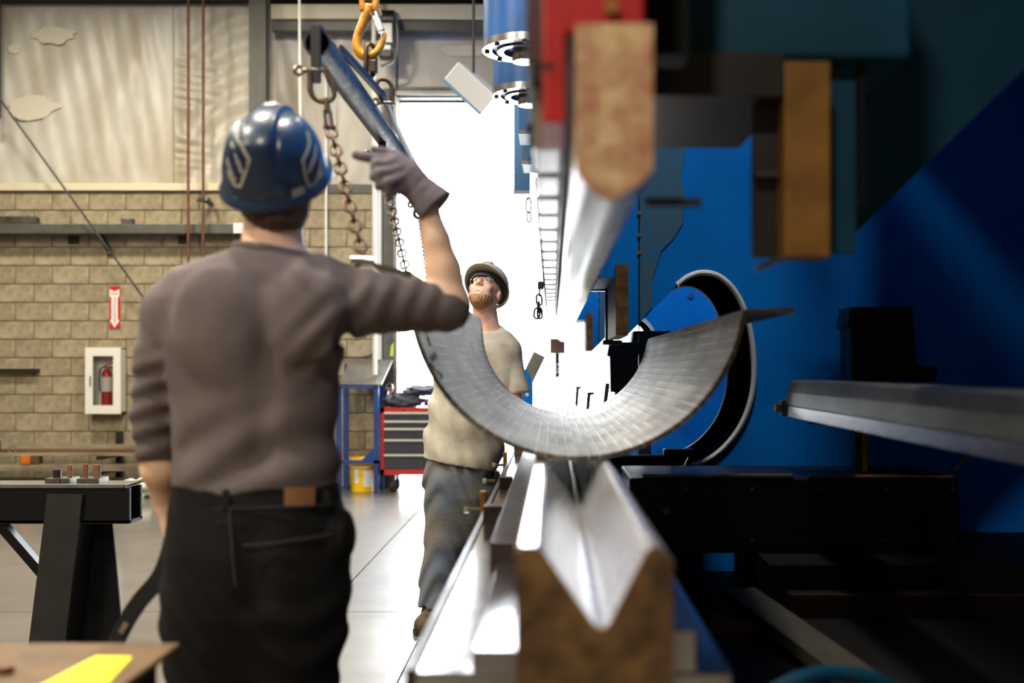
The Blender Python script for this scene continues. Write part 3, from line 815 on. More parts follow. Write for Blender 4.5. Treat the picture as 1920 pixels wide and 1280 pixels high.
# ================================================================ LIFTING GEAR
def stadium(L, Wd, n=6):
    """closed centreline of a chain link: length L, width Wd, in the local XZ plane"""
    r = Wd / 2; h = L / 2 - r; pts = []
    for i in range(n + 1):
        a = PI * i / n; pts.append((r * math.cos(a), 0, h + r * math.sin(a)))
    for i in range(n + 1):
        a = PI + PI * i / n; pts.append((r * math.cos(a), 0, -h + r * math.sin(a)))
    return pts
def link_mesh(L, Wd, r, m, seg=8):
    o = MB().tube(stadium(L, Wd), r, seg, closed=True).build('link', m, smooth=True, angle=0)
    me = o.data
    me.transform(Matrix.Translation(o.location))
    bpy.data.objects.remove(o)
    return me
def chain(name, label, a, b, pitch, r, m, group=None, sag=0.0, twist=0.35):
    a, b = Vector(a), Vector(b)
    d = b - a; n = max(1, round(d.length / pitch)); pitch = d.length / n
    me = link_mesh(pitch + 2 * r * 1.05, r * 6.6, r, m)
    t = thing(name, label, 'chain', b, group)
    for i in range(n):
        f = (i + 0.5) / n
        p = a + d * f + Vector((0, 0, -sag * 4 * f * (1 - f)))
        o = bpy.data.objects.new('link', me); C.objects.link(o); o.parent = t
        o.location = p - b
        qz = d.normalized().to_track_quat('Z', 'Y')
        o.rotation_mode = 'QUATERNION'
        from mathutils import Quaternion
        o.rotation_quaternion = Quaternion((0, 0, 1), 0) @ qz @ Quaternion((0, 0, 1), twist + (PI / 2 if i % 2 else 0))
    return t

def shackle(name, label, top, bot, width, r, m, xdir=(1, 0, 0), pin_m='chain_bright'):
    """bow shackle: pin at 'top', bow bottom at 'bot'"""
    top, bot = Vector(top), Vector(bot); x = Vector(xdir).normalized(); d = (bot - top); H = d.length; d.normalize()
    t = thing(name, label, 'shackle', bot, 'bow shackles on the lifting gear')
    pts = []
    prof = [(-0.36, -0.08), (-0.36, 0.12), (-0.44, 0.42), (-0.5, 0.62), (-0.44, 0.84), (-0.22, 0.98), (0, 1.0), (0.22, 0.98), (0.44, 0.84), (0.5, 0.62), (0.44, 0.42), (0.36, 0.12), (0.36, -0.08)]
    for u, v in prof: pts.append(top + x * (u * width) + d * (v * H))
    pp = [tuple(p) for p in catmull([tuple(p) for p in pts], 3)]
    MB().tube(pp, r, 10).build('bow', m, t, smooth=True)
    p = MB().cyl(top - x * (width * 0.66), top + x * (width * 0.50), r * 0.9, 12).build('pin', pin_m, t, smooth=True)
    c = top - x * (width * 0.80)
    ring = [c + Vector((math.cos(2 * PI * k / 14) * r * 1.5 * x.x, math.cos(2 * PI * k / 14) * r * 1.5 * x.y, math.sin(2 * PI * k / 14) * r * 1.5)) for k in range(14)]
    MB().tube(ring, r * 0.62, 8, closed=True).build('pin_eye', pin_m, p, smooth=True)
    return t

# spreader pipe
SX, SZ = -0.645, 2.212
sp = thing('spreader_bar', 'dark steel pipe spreader bar slung under the yellow hook', 'spreader bar', (SX, 4.3, SZ))
MB().pipe((SX, 3.07, SZ), (SX, 5.6, SZ), 0.039, 0.032, 28).build('pipe', 'pipe_black', sp, smooth=True)
for Y in (3.06, 4.25, 5.55):
    st = MB().box(SX - 0.014, SX + 0.014, Y - 0.014, Y, SZ - 0.115, SZ + 0.044).build('lug_plate', 'black_iron', sp, bevel=0.002)
    MB().box(SX - 0.014, SX + 0.014, Y, Y + 0.05, SZ + 0.037, SZ + 0.046).build('lug_strap', 'black_iron', st)
AP = Vector((SX + 0.062, 3.85, 2.262))
mbx = MB()
mbx.ribbon([(SX + 0.03, 3.25, SZ + 0.034), (SX + 0.045, 3.55, SZ + 0.042), (AP.x - 0.005, 3.80, AP.z - 0.004), (AP.x, 3.86, AP.z), (AP.x, 3.92, AP.z - 0.008), (SX + 0.05, 4.3, SZ + 0.02), (SX + 0.04, 4.9, SZ + 0.0), (SX + 0.035, 5.2, SZ)], 0.012, 0.026, (0, 0, 1))
mbx.build('bail', 'black_iron', sp, bevel=0.002)

# crane hook
HY = 3.85; HS = F / HY
def hz(zx, zy): return W(540 + zx / 4.267, zy / 4.267, HY)
hk = thing('crane_hook', 'worn yellow crane hook with a silver safety latch', 'hook', hz(640, 470))
cl = [(648, 40, 42), (640, 90, 46), (622, 140, 44), (592, 205, 38), (562, 280, 35), (550, 345, 37), (562, 400, 40), (598, 440, 40), (645, 450, 37), (694, 430, 35), (730, 388, 32), (752, 340, 28), (768, 295, 22), (776, 262, 12)]
cs = catmull([tuple(hz(a, b)) for a, b, _ in cl], 3)
rs = []
for i in range(len(cl) - 1):
    for k in range(3): rs.append((cl[i][2] + (cl[i + 1][2] - cl[i][2]) * k / 3) / 4.267 / HS)
rs.append(cl[-1][2] / 4.267 / HS)
hb = MB().tube([tuple(p) for p in cs], rs, 14).build('hook_body', 'hook_yellow', hk, smooth=True, angle=0)
hb2 = MB()
hb2.tube([tuple(hz(650, 60)), tuple(hz(690, 78)), tuple(hz(722, 92)), tuple(hz(738, 120))], [0.014, 0.012, 0.010, 0.007], 10).build('latch_ear', 'hook_yellow', hk, smooth=True)
for zx in (600, 700):
    a = hz(zx, 95); b = hz(zx - (650 - zx) * 0.15, -40)
    MB().bar(a, b, 0.018, 0.036, (0, 1, 0)).build('clevis_ear', 'hook_yellow', hk, bevel=0.004)
MB().cyl(tuple(hz(575, -10)), tuple(hz(725, -10)), 0.009, 12).build('clevis_pin', 'chain_dark', hk, smooth=True)
lt = MB().bar(hz(690, 108) + Vector((0, -0.012, 0)), hz(752, 262) + Vector((0, -0.012, 0)), 0.022, 0.026, (1, 0, 0.4)).build('safety_latch', 'bright_steel', hk, bevel=0.003)
MB().cyl(tuple(hz(688, 122) + Vector((0, -0.03, 0))), tuple(hz(688, 122) + Vector((0, 0.02, 0))), 0.006, 10).build('latch_pin', 'chain_dark', lt, smooth=True)
# links between hook and spreader
ml_me = link_mesh(0.108, 0.044, 0.0085, 'chain_dark')
ml = bpy.data.objects.new('master_link', ml_me); C.objects.link(ml)
ml.location = hz(660, 480); ml.rotation_euler = (0, 0.05, 0.95)
tag(ml, 'dark steel master link hanging in the yellow hook', 'chain link')
sw = thing('swivel_coupling', 'dark steel swivel coupling below the master link', 'coupling', hz(680, 620))
MB().box(*[v for pr_ in zip(hz(660, 590) - Vector((0.012, 0.016, 0.0)), hz(705, 480) + Vector((0.004, 0.016, 0))) for v in sorted(pr_)]).build('coupling_body', 'chain_dark', sw, bevel=0.006)
MB().cyl(tuple(hz(655, 596) + Vector((0, -0.02, 0))), tuple(hz(655, 596) + Vector((0, 0.02, 0))), 0.007, 10).build('coupling_pin', 'chain_dark', sw)
shackle('bow_shackle', 'dark bow shackle joining the swivel to the spreader bail', AP + Vector((0.016, 0, -0.030)), AP + Vector((0.0, 0, 0.050)), 0.052, 0.0075, 'chain_dark', (1, 0.25, 0))
chain('hoist_chain', 'heavy dark hoist chain rising from the yellow hook', (hz(648, -10).x, HY, 6.2), tuple(hz(648, -20) + Vector((0, 0, 0.012))), 0.055, 0.0085, 'chain_dark')

# chain 1, near
shackle('bow_shackle', 'dark bow shackle under the open near end of the spreader pipe', (SX + 0.004, 3.052, 2.132), W(609, 190, 3.05), 0.062, 0.0078, 'chain_dark', (1, 0.15, 0.08), 'chain_bright')
cp = thing('chain_coupling', 'dark clevis coupling at the top of the sling chain beside the helmet', 'coupling', W(617, 245, 3.02))
MB().tube([W(611, 186, 3.05), W(613, 200, 3.04), W(615, 212, 3.04)], 0.008, 10).build('coupling_neck', 'chain_dark', cp, smooth=True)
for dx in (-5, 5):
    MB().bar(W(614 + dx, 207, 3.03), W(618 + dx * 1.2, 243, 3.02), 0.007, 0.026, (0, 1, 0)).build('coupling_cheek', 'chain_dark', cp, bevel=0.003)
MB().cyl(W(607, 238, 3.02), W(630, 238, 3.02), 0.0075, 12).build('coupling_pin', 'chain_dark', cp, smooth=True)
chain('sling_chain', 'rusty sling chain hanging beside the blue hard hat', W(619, 240, 3.02), W(683, 489, 2.76), 0.0345, 0.0042, 'chain_dark', 'sling chains under the spreader')
# chains 2 and 3
shackle('bow_shackle', 'dark bow shackle hidden behind the pointing glove', (SX, 4.236, 2.128), (SX + 0.005, 4.23, 2.055), 0.07, 0.008, 'chain_dark', (1, 0.1, 0))
chain('sling_chain', 'grey sling chain hanging below the pointing glove', (SX + 0.005, 4.225, 2.06), W(770, 545, 3.62), 0.0345, 0.0042, 'chain_bright', 'sling chains under the spreader')
shackle('bow_shackle', 'dark bow shackle under the far end of the spreader pipe', (SX, 5.54, 2.128), (SX - 0.005, 5.535, 2.06), 0.07, 0.008, 'chain_dark', (1, 0.1, 0))
chain('sling_chain', 'thin looking far sling chain behind the raised bare forearm', (SX - 0.005, 5.53, 2.065), W(812, 562, 4.25), 0.0345, 0.0042, 'chain_bright', 'sling chains under the spreader')
# plate clamps on the left flange
for p, lab in ((W(683, 499, 2.74), 'near left corner'), (W(770, 553, 3.62), 'middle of the left flange'), (W(812, 570, 4.25), 'far part of the left flange')):
    t = thing('plate_clamp', 'small bright screw clamp gripping the bent plate at the ' + lab, 'clamp', (p.x, p.y, tipL[1] - 0.02), 'plate clamps on the left flange')
    zt = tipL[1] + pt
    MB().box(p.x - 0.012, p.x + 0.028, p.y - 0.010, p.y + 0.010, zt, zt + 0.010).build('jaw', 'chain_bright', t, bevel=0.003)
    MB().box(p.x - 0.012, p.x + 0.028, p.y - 0.010, p.y + 0.010, zt - pt - 0.030, zt - pt - 0.014).build('jaw', 'chain_bright', t, bevel=0.003)
    MB().box(p.x - 0.024, p.x - 0.010, p.y - 0.012, p.y + 0.012, zt - pt - 0.030, zt + 0.012).build('clamp_back', 'chain_bright', t, bevel=0.003)
    MB().cyl((p.x - 0.03, p.y - 0.01, zt + 0.012), (p.x + 0.026, p.y - 0.01, zt + 0.012), 0.011, 12).build('clamp_screw', 'chrome', t, smooth=True)
# short chain with a clip hanging on the ram
hc = W(1014, 535, 5.2)
hx = thing('hanging_clip', 'short dark chain with a clip hanging from a bolt on the ram clamps', 'chain', W(1010, 600, 5.2))
MB().bar((hc.x - 0.014, 5.2, hc.z), (-0.0405, 5.2, hc.z), 0.03, 0.035).build('bolt_block', 'black_iron', hx, bevel=0.004)
MB().tube([W(1012, 540, 5.2), W(1011, 552, 5.2), W(1012, 556, 5.2)], 0.004, 8).build('wire', 'black_iron', hx)
me_ = link_mesh(0.05, 0.026, 0.0045, 'black_iron')
for (px, py, rz) in ((1011, 562, 0.3), (1010, 576, 1.3), (1007, 587, 0.1), (1012, 587, 0.7)):
    o = bpy.data.objects.new('link', me_); C.objects.link(o); o.parent = hx
    o.location = W(px, py, 5.2) - wloc(hx); o.rotation_euler = (0, 0.15 if px < 1010 else -0.1, rz)
rl = thing('hanging_shackle', 'thin reddish wire loop hanging below the ram adjuster wheel', 'loop', W(991, 415, 6.0))
MB().tube([W(991 + 5 * math.cos(a), 385 + 14 * math.sin(a), 6.0) for a in [2 * PI * k / 16 for k in range(16)]], 0.004, 8, closed=True).build('upper_loop', 'rust_pipe', rl, smooth=True)
MB().tube([W(992 + 4 * math.cos(a), 407 + 10 * math.sin(a), 6.0) for a in [2 * PI * k / 16 for k in range(16)]], 0.004, 8, closed=True).build('lower_loop', 'rust_pipe', rl, smooth=True)

# ================================================================ THINGS ALONG THE BACK WALL
BY = WALL_Y
def wx(px, Y=BY): return (px - 1036) * Y / F
def wz(py, Y=BY): return EYE - (py - 690) * Y / F
# wall rail shelf
rs_ = thing('wall_rail', 'long grey steel shelf rail bolted to the block wall', 'shelf rail', (-4.9, BY - 0.1, 2.7))
MB().box(-6.9, wx(452, 12.15), BY - 0.22, BY, wz(438, 12.15), wz(420, 12.15)).build('rail', 'grey_steel', rs_, bevel=0.006)
for px in (139, 345):
    MB().box(wx(px - 10), wx(px + 10), BY - 0.02, BY, wz(457), wz(437)).build('mount_plate', 'black_iron', rs_)
MB().bar((wx(196), BY - 0.12, wz(439)), (wx(209), BY - 0.012, wz(478)), 0.04, 0.04, (1, 0, 0)).build('brace', 'black_iron', rs_)
MB().cyl((wx(209), BY - 0.05, wz(474)), (wx(209), BY, wz(474)), 0.02, 8).build('brace_bolt', 'chrome', rs_)
MB().box(wx(438, 12.12), wx(462, 12.12), BY - 0.235, BY - 0.222, wz(437, 12.12), wz(418, 12.12)).build('white_card', 'paper_white', rs_)
zt_ = wz(420, 12.15)
MB().box(-6.9, wx(70, 12.2), BY - 0.2, BY - 0.08, zt_, zt_ + 0.085).build('steel_bar', 'bar_steel', bevel=0.004, label='short dark flat bar lying on the left end of the wall rail', cat='bar')
MB().prism([(wx(230, 12.2), zt_), (wx(250, 12.2), zt_), (wx(250, 12.2), zt_ + 0.06), (wx(243, 12.2), zt_ + 0.06), (wx(243, 12.2), zt_ + 0.04), (wx(236, 12.2), zt_ + 0.04), (wx(236, 12.2), zt_ + 0.06), (wx(230, 12.2), zt_ + 0.06)], 'y', BY - 0.2, BY - 0.1).build('steel_block', 'grey_steel', label='small notched steel block standing on the wall rail', cat='block')
# rust-brown riser pipes
for px, lab in ((353, 'thin brown riser pipe on the wall without a clamp'), (381, 'thin rust brown riser pipe held by a small wall clamp')):
    x = wx(px, 12.05)
    t = thing('riser_pipe', lab, 'pipe', (x, 12.05, 0), 'brown riser pipes on the back wall')
    MB().cyl((x, 12.05, 0), (x, 12.05, 6.2), 0.0155, 12).build('pipe', 'rust_pipe', t, smooth=True)
    if px == 381:
        MB().box(x - 0.07, x + 0.07, 12.02, 12.08, 3.11, 3.15).build('clamp', 'black_iron', t)
        for s_ in (-0.05, 0.05): MB().cyl((x + s_, 12.0, 3.13), (x + s_, 12.02, 3.13), 0.014, 8).build('clamp_bolt', 'chrome', t)
        MB().box(x - 0.02, x + 0.02, 12.07, BY + 0.0, 3.115, 3.145).build('clamp_arm', 'black_iron', t)
MB().cyl((wx(0, 12.1) - 0.01, 12.1, 4.02), (wx(0, 12.1) - 0.01, 12.1, 6.2), 0.02, 12).build('drop_conduit', 'black_iron', smooth=True, label='black conduit dropping from the roof beside the vinyl panel', cat='conduit')
MB().cyl(W(0, 186, 11.95), W(290, 587, 11.95), 0.011, 8).build('brace_cable', 'black_iron', smooth=True, label='thin dark brace cable running diagonally across the wall', cat='cable')
MB().box(-6.9, wx(68, 12.25), BY - 0.09, BY, wz(697), wz(691)).build('wall_rod', 'black_iron', label='short black rod sticking along the block wall', cat='rod')
# fire extinguisher sign
x0, x1, z0, z1 = wx(206.5), wx(225.5), wz(615), wz(537)
sg = MB().box(x0, x1, BY - 0.016, BY - 0.002, z0, z1).build('extinguisher_sign', 'sign_red', label='narrow red fire extinguisher sign with a white down arrow', cat='sign')
cx_, hw = (x0 + x1) / 2, (x1 - x0) / 2
ar = [(cx_ - hw * .94, z1 - .03), (cx_, z1 - .055), (cx_ + hw * .94, z1 - .03), (cx_ + hw * .94, z1 - .105), (cx_ + hw * .62, z1 - .125), (cx_ + hw * .62, z0 + .10), (cx_ + hw * .92, z0 + .08), (cx_, z0 + .006), (cx_ - hw * .92, z0 + .08), (cx_ - hw * .62, z0 + .10), (cx_ - hw * .62, z1 - .125), (cx_ - hw * .94, z1 - .105)]
MB().prism(ar, 'y', BY - 0.018, BY - 0.015).build('arrow', 'paper_white', sg)
text_part('sign_text', 'FIRE', 0.042, (cx_, BY - 0.019, z1 - 0.085), (PI / 2, 0, 0), 'sign_red', sg)
text_part('sign_text', 'EXTINGUISHER', 0.040, (cx_, BY - 0.019, (z0 + z1) / 2 - 0.03), (PI / 2, PI / 2, 0), 'sign_red', sg)
# extinguisher cabinet
x0, x1, z0, z1 = wx(174), wx(237), wz(773), wz(653)
yb, yf = BY - 0.002, BY - 0.16
cb = thing('extinguisher_cabinet', 'white wall cabinet with a glass door holding a fire extinguisher', 'cabinet', ((x0 + x1) / 2, BY - 0.08, z0))
body = MB().box(x0, x1, yb - 0.012, yb, z0, z1).box(x0, x0 + 0.012, yf, yb, z0, z1).box(x1 - 0.012, x1, yf, yb, z0, z1).box(x0, x1, yf, yb, z0, z0 + 0.012).box(x0, x1, yf, yb, z1 - 0.012, z1).build('body', 'white_enamel', cb)
fx, fz = 0.075, 0.085
dr = MB()
dr.box(x0 - 0.008, x0 + fx, yf - 0.025, yf - 0.002, z0 - 0.008, z1 + 0.008).box(x1 - fx, x1 + 0.008, yf - 0.025, yf - 0.002, z0 - 0.008, z1 + 0.008)
dr.box(x0 + fx, x1 - fx, yf - 0.025, yf - 0.002, z0 - 0.008, z0 + fz).box(x0 + fx, x1 - fx, yf - 0.025, yf - 0.002, z1 - fz, z1 + 0.008)
drp = dr.build('door', 'white_enamel', cb)
MB().box(x0 + fx - 0.004, x1 - fx + 0.004, yf - 0.010, yf - 0.006, z0 + fz - 0.004, z1 - fz + 0.004).build('glass_pane', 'glass', drp)
MB().box(x0 + 0.045, x0 + 0.06, yf - 0.04, yf - 0.025, (z0 + z1) / 2 - 0.06, (z0 + z1) / 2 + 0.05).build('handle', 'chrome', drp, bevel=0.003)
ex, ey = (x0 + x1) / 2 + 0.005, BY - 0.085
fe = thing('fire_extinguisher', 'red fire extinguisher with a white label inside the white wall cabinet', 'extinguisher', (ex, ey, z0 + 0.012))
zb_ = z0 + 0.013
MB().lathe([(0.045, 0), (0.056, 0.006), (0.058, 0.02), (0.058, 0.33), (0.050, 0.37), (0.03, 0.395), (0.02, 0.41), (0.02, 0.43)], (ex, ey, zb_ + 0.06), 24).build('cylinder', 'ext_red', fe, smooth=True)
MB().lathe([(0.05, 0), (0.059, 0.0), (0.059, 0.06), (0.05, 0.06)], (ex, ey, zb_), 20).build('base_ring', 'black_iron', fe, smooth=True)
MB().pipe((ex, ey, zb_ + 0.22), (ex, ey, zb_ + 0.38), 0.0595, 0.0575, 24).build('label_band', 'paper_white', fe, smooth=True)
MB().bar((ex - 0.02, ey, zb_ + 0.50), (ex + 0.07, ey, zb_ + 0.54), 0.02, 0.014).build('lever', 'ext_red', fe, bevel=0.003)
MB().bar((ex - 0.02, ey, zb_ + 0.49), (ex + 0.06, ey, zb_ + 0.48), 0.02, 0.014).build('handle', 'black_iron', fe, bevel=0.003)
MB().tube([tuple(p) for p in catmull([(ex - 0.01, ey - 0.01, zb_ + 0.49), (ex - 0.06, ey - 0.02, zb_ + 0.47), (ex - 0.075, ey - 0.02, zb_ + 0.36), (ex - 0.07, ey - 0.02, zb_ + 0.22)])], 0.009, 8).build('hose', 'rubber', fe, smooth=True)

# stock rack low along the wall
rk = thing('stock_rack', 'low dark rack carrying long steel bars along the wall', 'rack', (-5.6, 11.9, 0))
for x in (-7.0, -6.25, -4.75):
    MB().box(x - 0.03, x + 0.03, BY - 0.10, BY - 0.03, 0, 0.62).build('post', 'black_iron', rk)
    for z in (0.045, 0.24, 0.40):
        MB().box(x - 0.025, x + 0.025, 11.72, BY - 0.09, z - 0.04, z).build('arm', 'black_iron', rk)
def stock(x0, x1, y, z, w_, h_, m, label, shape='box'):
    mb = MB()
    if shape == 'pipe': mb.pipe((x0, y, z + h_ / 2), (x1, y, z + h_ / 2), h_ / 2, h_ / 2 - 0.008, 16)
    elif shape == 'chan': mb.prism([(y - w_ / 2, z), (y + w_ / 2, z), (y + w_ / 2, z + h_), (y + w_ / 2 - .01, z + h_), (y + w_ / 2 - .01, z + .012), (y - w_ / 2 + .01, z + .012), (y - w_ / 2 + .01, z + h_), (y - w_ / 2, z + h_)], 'x', x0, x1)
    else: mb.box(x0, x1, y - w_ / 2, y + w_ / 2, z, z + h_)
    return mb.build('stock_bar', m, smooth=(shape == 'pipe'), label=label, cat='steel bar', group='steel stock on the low rack')
stock(-5.85, -3.9, 11.78, 0.40, 0.05, 0.03, 'stock_steel', 'bright flat bar at the front of the top rack level')
stock(-5.85, -3.9, 11.92, 0.40, 0.06, 0.06, 'rusty', 'rusty square bar behind the bright flat on the top rack level')
stock(-5.85, -3.9, 12.05, 0.40, 0.08, 0.10, 'stock_steel', 'tall pale channel at the back of the top rack level', 'chan')
stock(-7.4, -5.87, 11.86, 0.40, 0.12, 0.15, 'bar_steel', 'grey box section with a round port in its side on the top rack level')
pr_ = MB().pipe((wx(24, 11.8), 11.79, 0.46), (wx(24, 11.8), 11.80, 0.46), 0.045, 0.03, 16).build('port_ring', 'chrome', bpy.data.objects['stock_bar.003'])
stock(-7.2, -3.9, 11.80, 0.24, 0.07, 0.07, 'stock_steel', 'long pale square tube at the front of the middle rack level')
stock(-7.2, -4.0, 11.95, 0.24, 0.06, 0.05, 'rusty', 'long rusty flat behind the pale tube on the middle rack level')
stock(-7.2, -3.95, 11.80, 0.045, 0.10, 0.05, 'rusty', 'wide rusty flat on the bottom rack level')
stock(-7.2, -3.95, 11.95, 0.045, 0.10, 0.11, 'bar_steel', 'dark square bar at the back of the bottom rack level')
ob = thing('orange_block', 'orange ended wooden block lying on the steel stock', 'block', (wx(52, 11.75), 11.8, 0.31))
MB().box(wx(56, 11.75), wx(72, 11.75), 11.76, 11.86, 0.31, 0.40).build('wood', 'bench_top', ob, bevel=0.003)
MB().box(wx(38, 11.75), wx(56, 11.75), 11.75, 11.87, 0.31, 0.405).build('painted_end', 'orange_paint', ob, bevel=0.008)
# white foam offcut on the floor
def blob(name, c, r, seed, m, amp, **k):
    rr = random.Random(seed); ph = [(rr.uniform(0, 6), rr.uniform(2, 7), rr.uniform(2, 7)) for _ in range(5)]
    mb = MB(); nu, nv = 28, 16
    def fn(u, v):
        a = 2 * PI * u; b = PI * v
        d = 1 + sum(amp / (i + 1) * math.sin(p[1] * a + p[0]) * math.sin(p[2] * b) for i, p in enumerate([(x[0], round(x[1]), x[2]) for x in ph]))
        return (c[0] + r[0] * d * math.cos(a) * math.sin(b), c[1] + r[1] * d * math.sin(a) * math.sin(b), max(c[2] + r[2] * d * math.cos(b), k.get('zmin', -9)))
    return mb.grid(fn, nu, nv), fn
mbf, _ = blob('foam', (wx(258, 11.5), 11.45, 0.085), (0.20, 0.12, 0.09), 4, 'foam_white', 0.28, zmin=0.0)
mbf.build('foam_offcut', 'foam_white', smooth=True, angle=60, label='crumpled white foam offcut on the floor by the stock rack', cat='foam')
stock(-5.0, -4.0, 11.64, 0.0, 0.10, 0.045, 'scale_tan', 'pale timber batten on the floor behind the foam offcut')

# black sawhorse stand
SHY = 4.96
def sx_(px): return (px - 1036) * SHY / F
def sz_(py): return EYE - (py - 690) * SHY / F
sh = thing('sawhorse', 'heavy black steel sawhorse with splayed plate legs', 'sawhorse', (sx_(130), SHY + 0.1, 0))
MB().box(-3.6, sx_(236), SHY, SHY + 0.18, sz_(915), sz_(908)).build('top_plate', 'grey_steel', sh, bevel=0.002)
MB().bar((sx_(226), SHY - 0.004, sz_(913)), (sx_(250), SHY + 0.14, sz_(905)), 0.03, 0.008).build('corner_lip', 'bar_steel', sh)
MB().box(-3.6, sx_(242), SHY + 0.005, SHY + 0.025, sz_(980), sz_(915)).box(-3.6, sx_(242), SHY + 0.14, SHY + 0.16, sz_(980), sz_(915)).box(-3.6, sx_(242), SHY + 0.005, SHY + 0.16, sz_(982), sz_(976)).build('beam', 'deep_black', sh)
MB().prism([(sx_(92), sz_(926)), (sx_(158), sz_(926)), (sx_(120), 0), (sx_(52), 0)], 'y', SHY - 0.02, SHY + 0.0).build('leg', 'black_iron', sh)
MB().prism([(sx_(158), sz_(926)), (sx_(182), sz_(976)), (sx_(206), 0), (sx_(122), 0)], 'y', SHY + 0.165, SHY + 0.18).build('leg', 'deep_black', sh)
MB().prism([(sx_(150), sz_(926)), (sx_(159), sz_(926)), (sx_(122), 0), (sx_(112), 0)], 'y', SHY, SHY + 0.165).build('leg_web', 'deep_black', sh)
MB().bar((sx_(-30), SHY + 0.05, sz_(960)), (sx_(78), SHY + 0.05, sz_(1085)), 0.05, 0.04, (0, 0, 1)).build('brace', 'black_paint', sh)
for (x0, x1) in ((-3.3, -3.1),):
    MB().prism([(x0, sz_(926)), (x1, sz_(926)), (x1 - 0.1, 0), (x0 - 0.1, 0)], 'y', SHY - 0.02, SHY).build('leg', 'black_iron', sh)
zt = sz_(908)
for (px, w_, h_, m, lab) in ((107, 20, 15, 'black_iron', 'stubby dark rod with a bent top standing on the sawhorse'), (131, 12, 23, 'rusty', 'slim dark rusty rod standing on the sawhorse'), (161, 13, 25, 'rust_pipe', 'orange rusty rod standing on the sawhorse'), (182, 18, 24, 'rusty', 'thick brown rod standing on the sawhorse')):
    x = (px - 1036) * 5.05 / F
    t = thing('round_stub', lab, 'rod', (x, 5.05, zt), 'round steel stubs on the sawhorse')
    r_ = w_ / 2 * 5.05 / F
    MB().cyl((x, 5.05, zt + 0.022), (x, 5.05, zt + 0.022 + h_ * 5.05 / F), r_ * 0.75, 16).build('rod', m, t, smooth=True)
    MB().box(x - r_ * 1.35, x + r_ * 1.35, 5.0, 5.11, zt, zt + 0.022).build('foot_plate', 'bar_steel', t)
# near bench
BZ = 0.83
nbch = thing('work_bench', 'worn brown topped bench with a yellow sheet on it', 'bench', (-1.4, 1.5, 0))
MB().box(-2.2, -0.665, 0.9, 2.0, BZ - 0.012, BZ).build('bench_top', 'bench_top', nbch, bevel=0.003)
MB().box(-2.2, -0.70, 0.95, 1.98, BZ - 0.09, BZ - 0.012).build('apron', 'black_iron', nbch)
for x in (-2.15, -0.78):
    for y in (0.97, 1.93): MB().box(x, x + 0.05, y - 0.025, y + 0.025, 0, BZ - 0.09).build('leg', 'black_iron', nbch)
ysh = MB().prism([(-0.775, 1.90), (-0.712, 1.897), (-0.672, 1.60), (-0.80, 1.58), (-0.79, 1.7)], 'z', BZ, BZ + 0.002)
ysh.build('yellow_sheet', 'paper_yellow', label='bright yellow sheet lying on the worn bench', cat='paper')
rn = thing('rusty_nut', 'rusty orange hex nut lying on the worn bench', 'nut', (-0.86, 1.80, BZ))
MB().lathe([(0.008, 0), (0.015, 0), (0.015, 0.012), (0.008, 0.012)], (-0.88, 1.80, BZ), 6).build('nut_body', 'rust_pipe', rn)

# ---------------------------------------------------------------- by the doorway
TY = 11.85
def tx(px): return (px - 1036) * TY / F
def tz(py): return EYE - (py - 690) * TY / F
tb = thing('tool_chest', 'red rolling tool chest with black drawers by the doorway', 'tool chest', (tx(760), 12.0, 0))
X0, X1 = tx(714), tx(714) + 0.72
zb, zt = 0.19, tz(764)
MB().box(X0, X1, TY + 0.01, 12.24, zb, zt).build('body', 'toolbox_red', tb, bevel=0.006)
MB().box(X0, X0 + 0.035, TY, TY + 0.02, zb, zt).box(X1 - 0.035, X1, TY, TY + 0.02, zb, zt).box(X0, X1, TY, TY + 0.02, zb, zb + 0.06).box(X0, X1, TY, TY + 0.02, zt - 0.055, zt).build('front_frame', 'toolbox_red', tb)
MB().cyl((X0 + 0.24, TY - 0.006, zt - 0.03), (X0 + 0.24, TY + 0.01, zt - 0.03), 0.012, 12).build('lock', 'black_iron', tb)
ys = [773, 789, 803, 824, 852, 880]
for i in range(5):
    za, zb2 = tz(ys[i]), tz(ys[i + 1]) + 0.006
    d = MB().box(X0 + 0.04, X1 - 0.04, TY - 0.004, TY + 0.012, zb2, za).build('drawer', 'drawer_black', tb, bevel=0.002)
    MB().box(X0 + 0.036, X1 - 0.036, TY - 0.02, TY - 0.004, za - 0.018, za + 0.004).build('drawer_handle', 'aluminium', d, bevel=0.003)
for x in (X0 + 0.12, X1 - 0.12):
    for y in (TY + 0.06, 12.15):
        c_ = MB().lathe([(0.03, -0.022), (0.065, -0.022), (0.07, -0.012), (0.07, 0.012), (0.065, 0.022), (0.03, 0.022)], (x, y, 0.071), 20, (0.9, 0.43, 0)).build('caster', 'rubber', tb, smooth=True)
        MB().lathe([(0.01, -0.026), (0.032, -0.026), (0.032, 0.026), (0.01, 0.026)], (x, y, 0.071), 14, (0.9, 0.43, 0)).build('caster_hub', 'chrome', c_)
        MB().box(x - 0.03, x + 0.03, y - 0.03, y + 0.03, 0.135, 0.191).build('caster_fork', 'black_iron', c_)
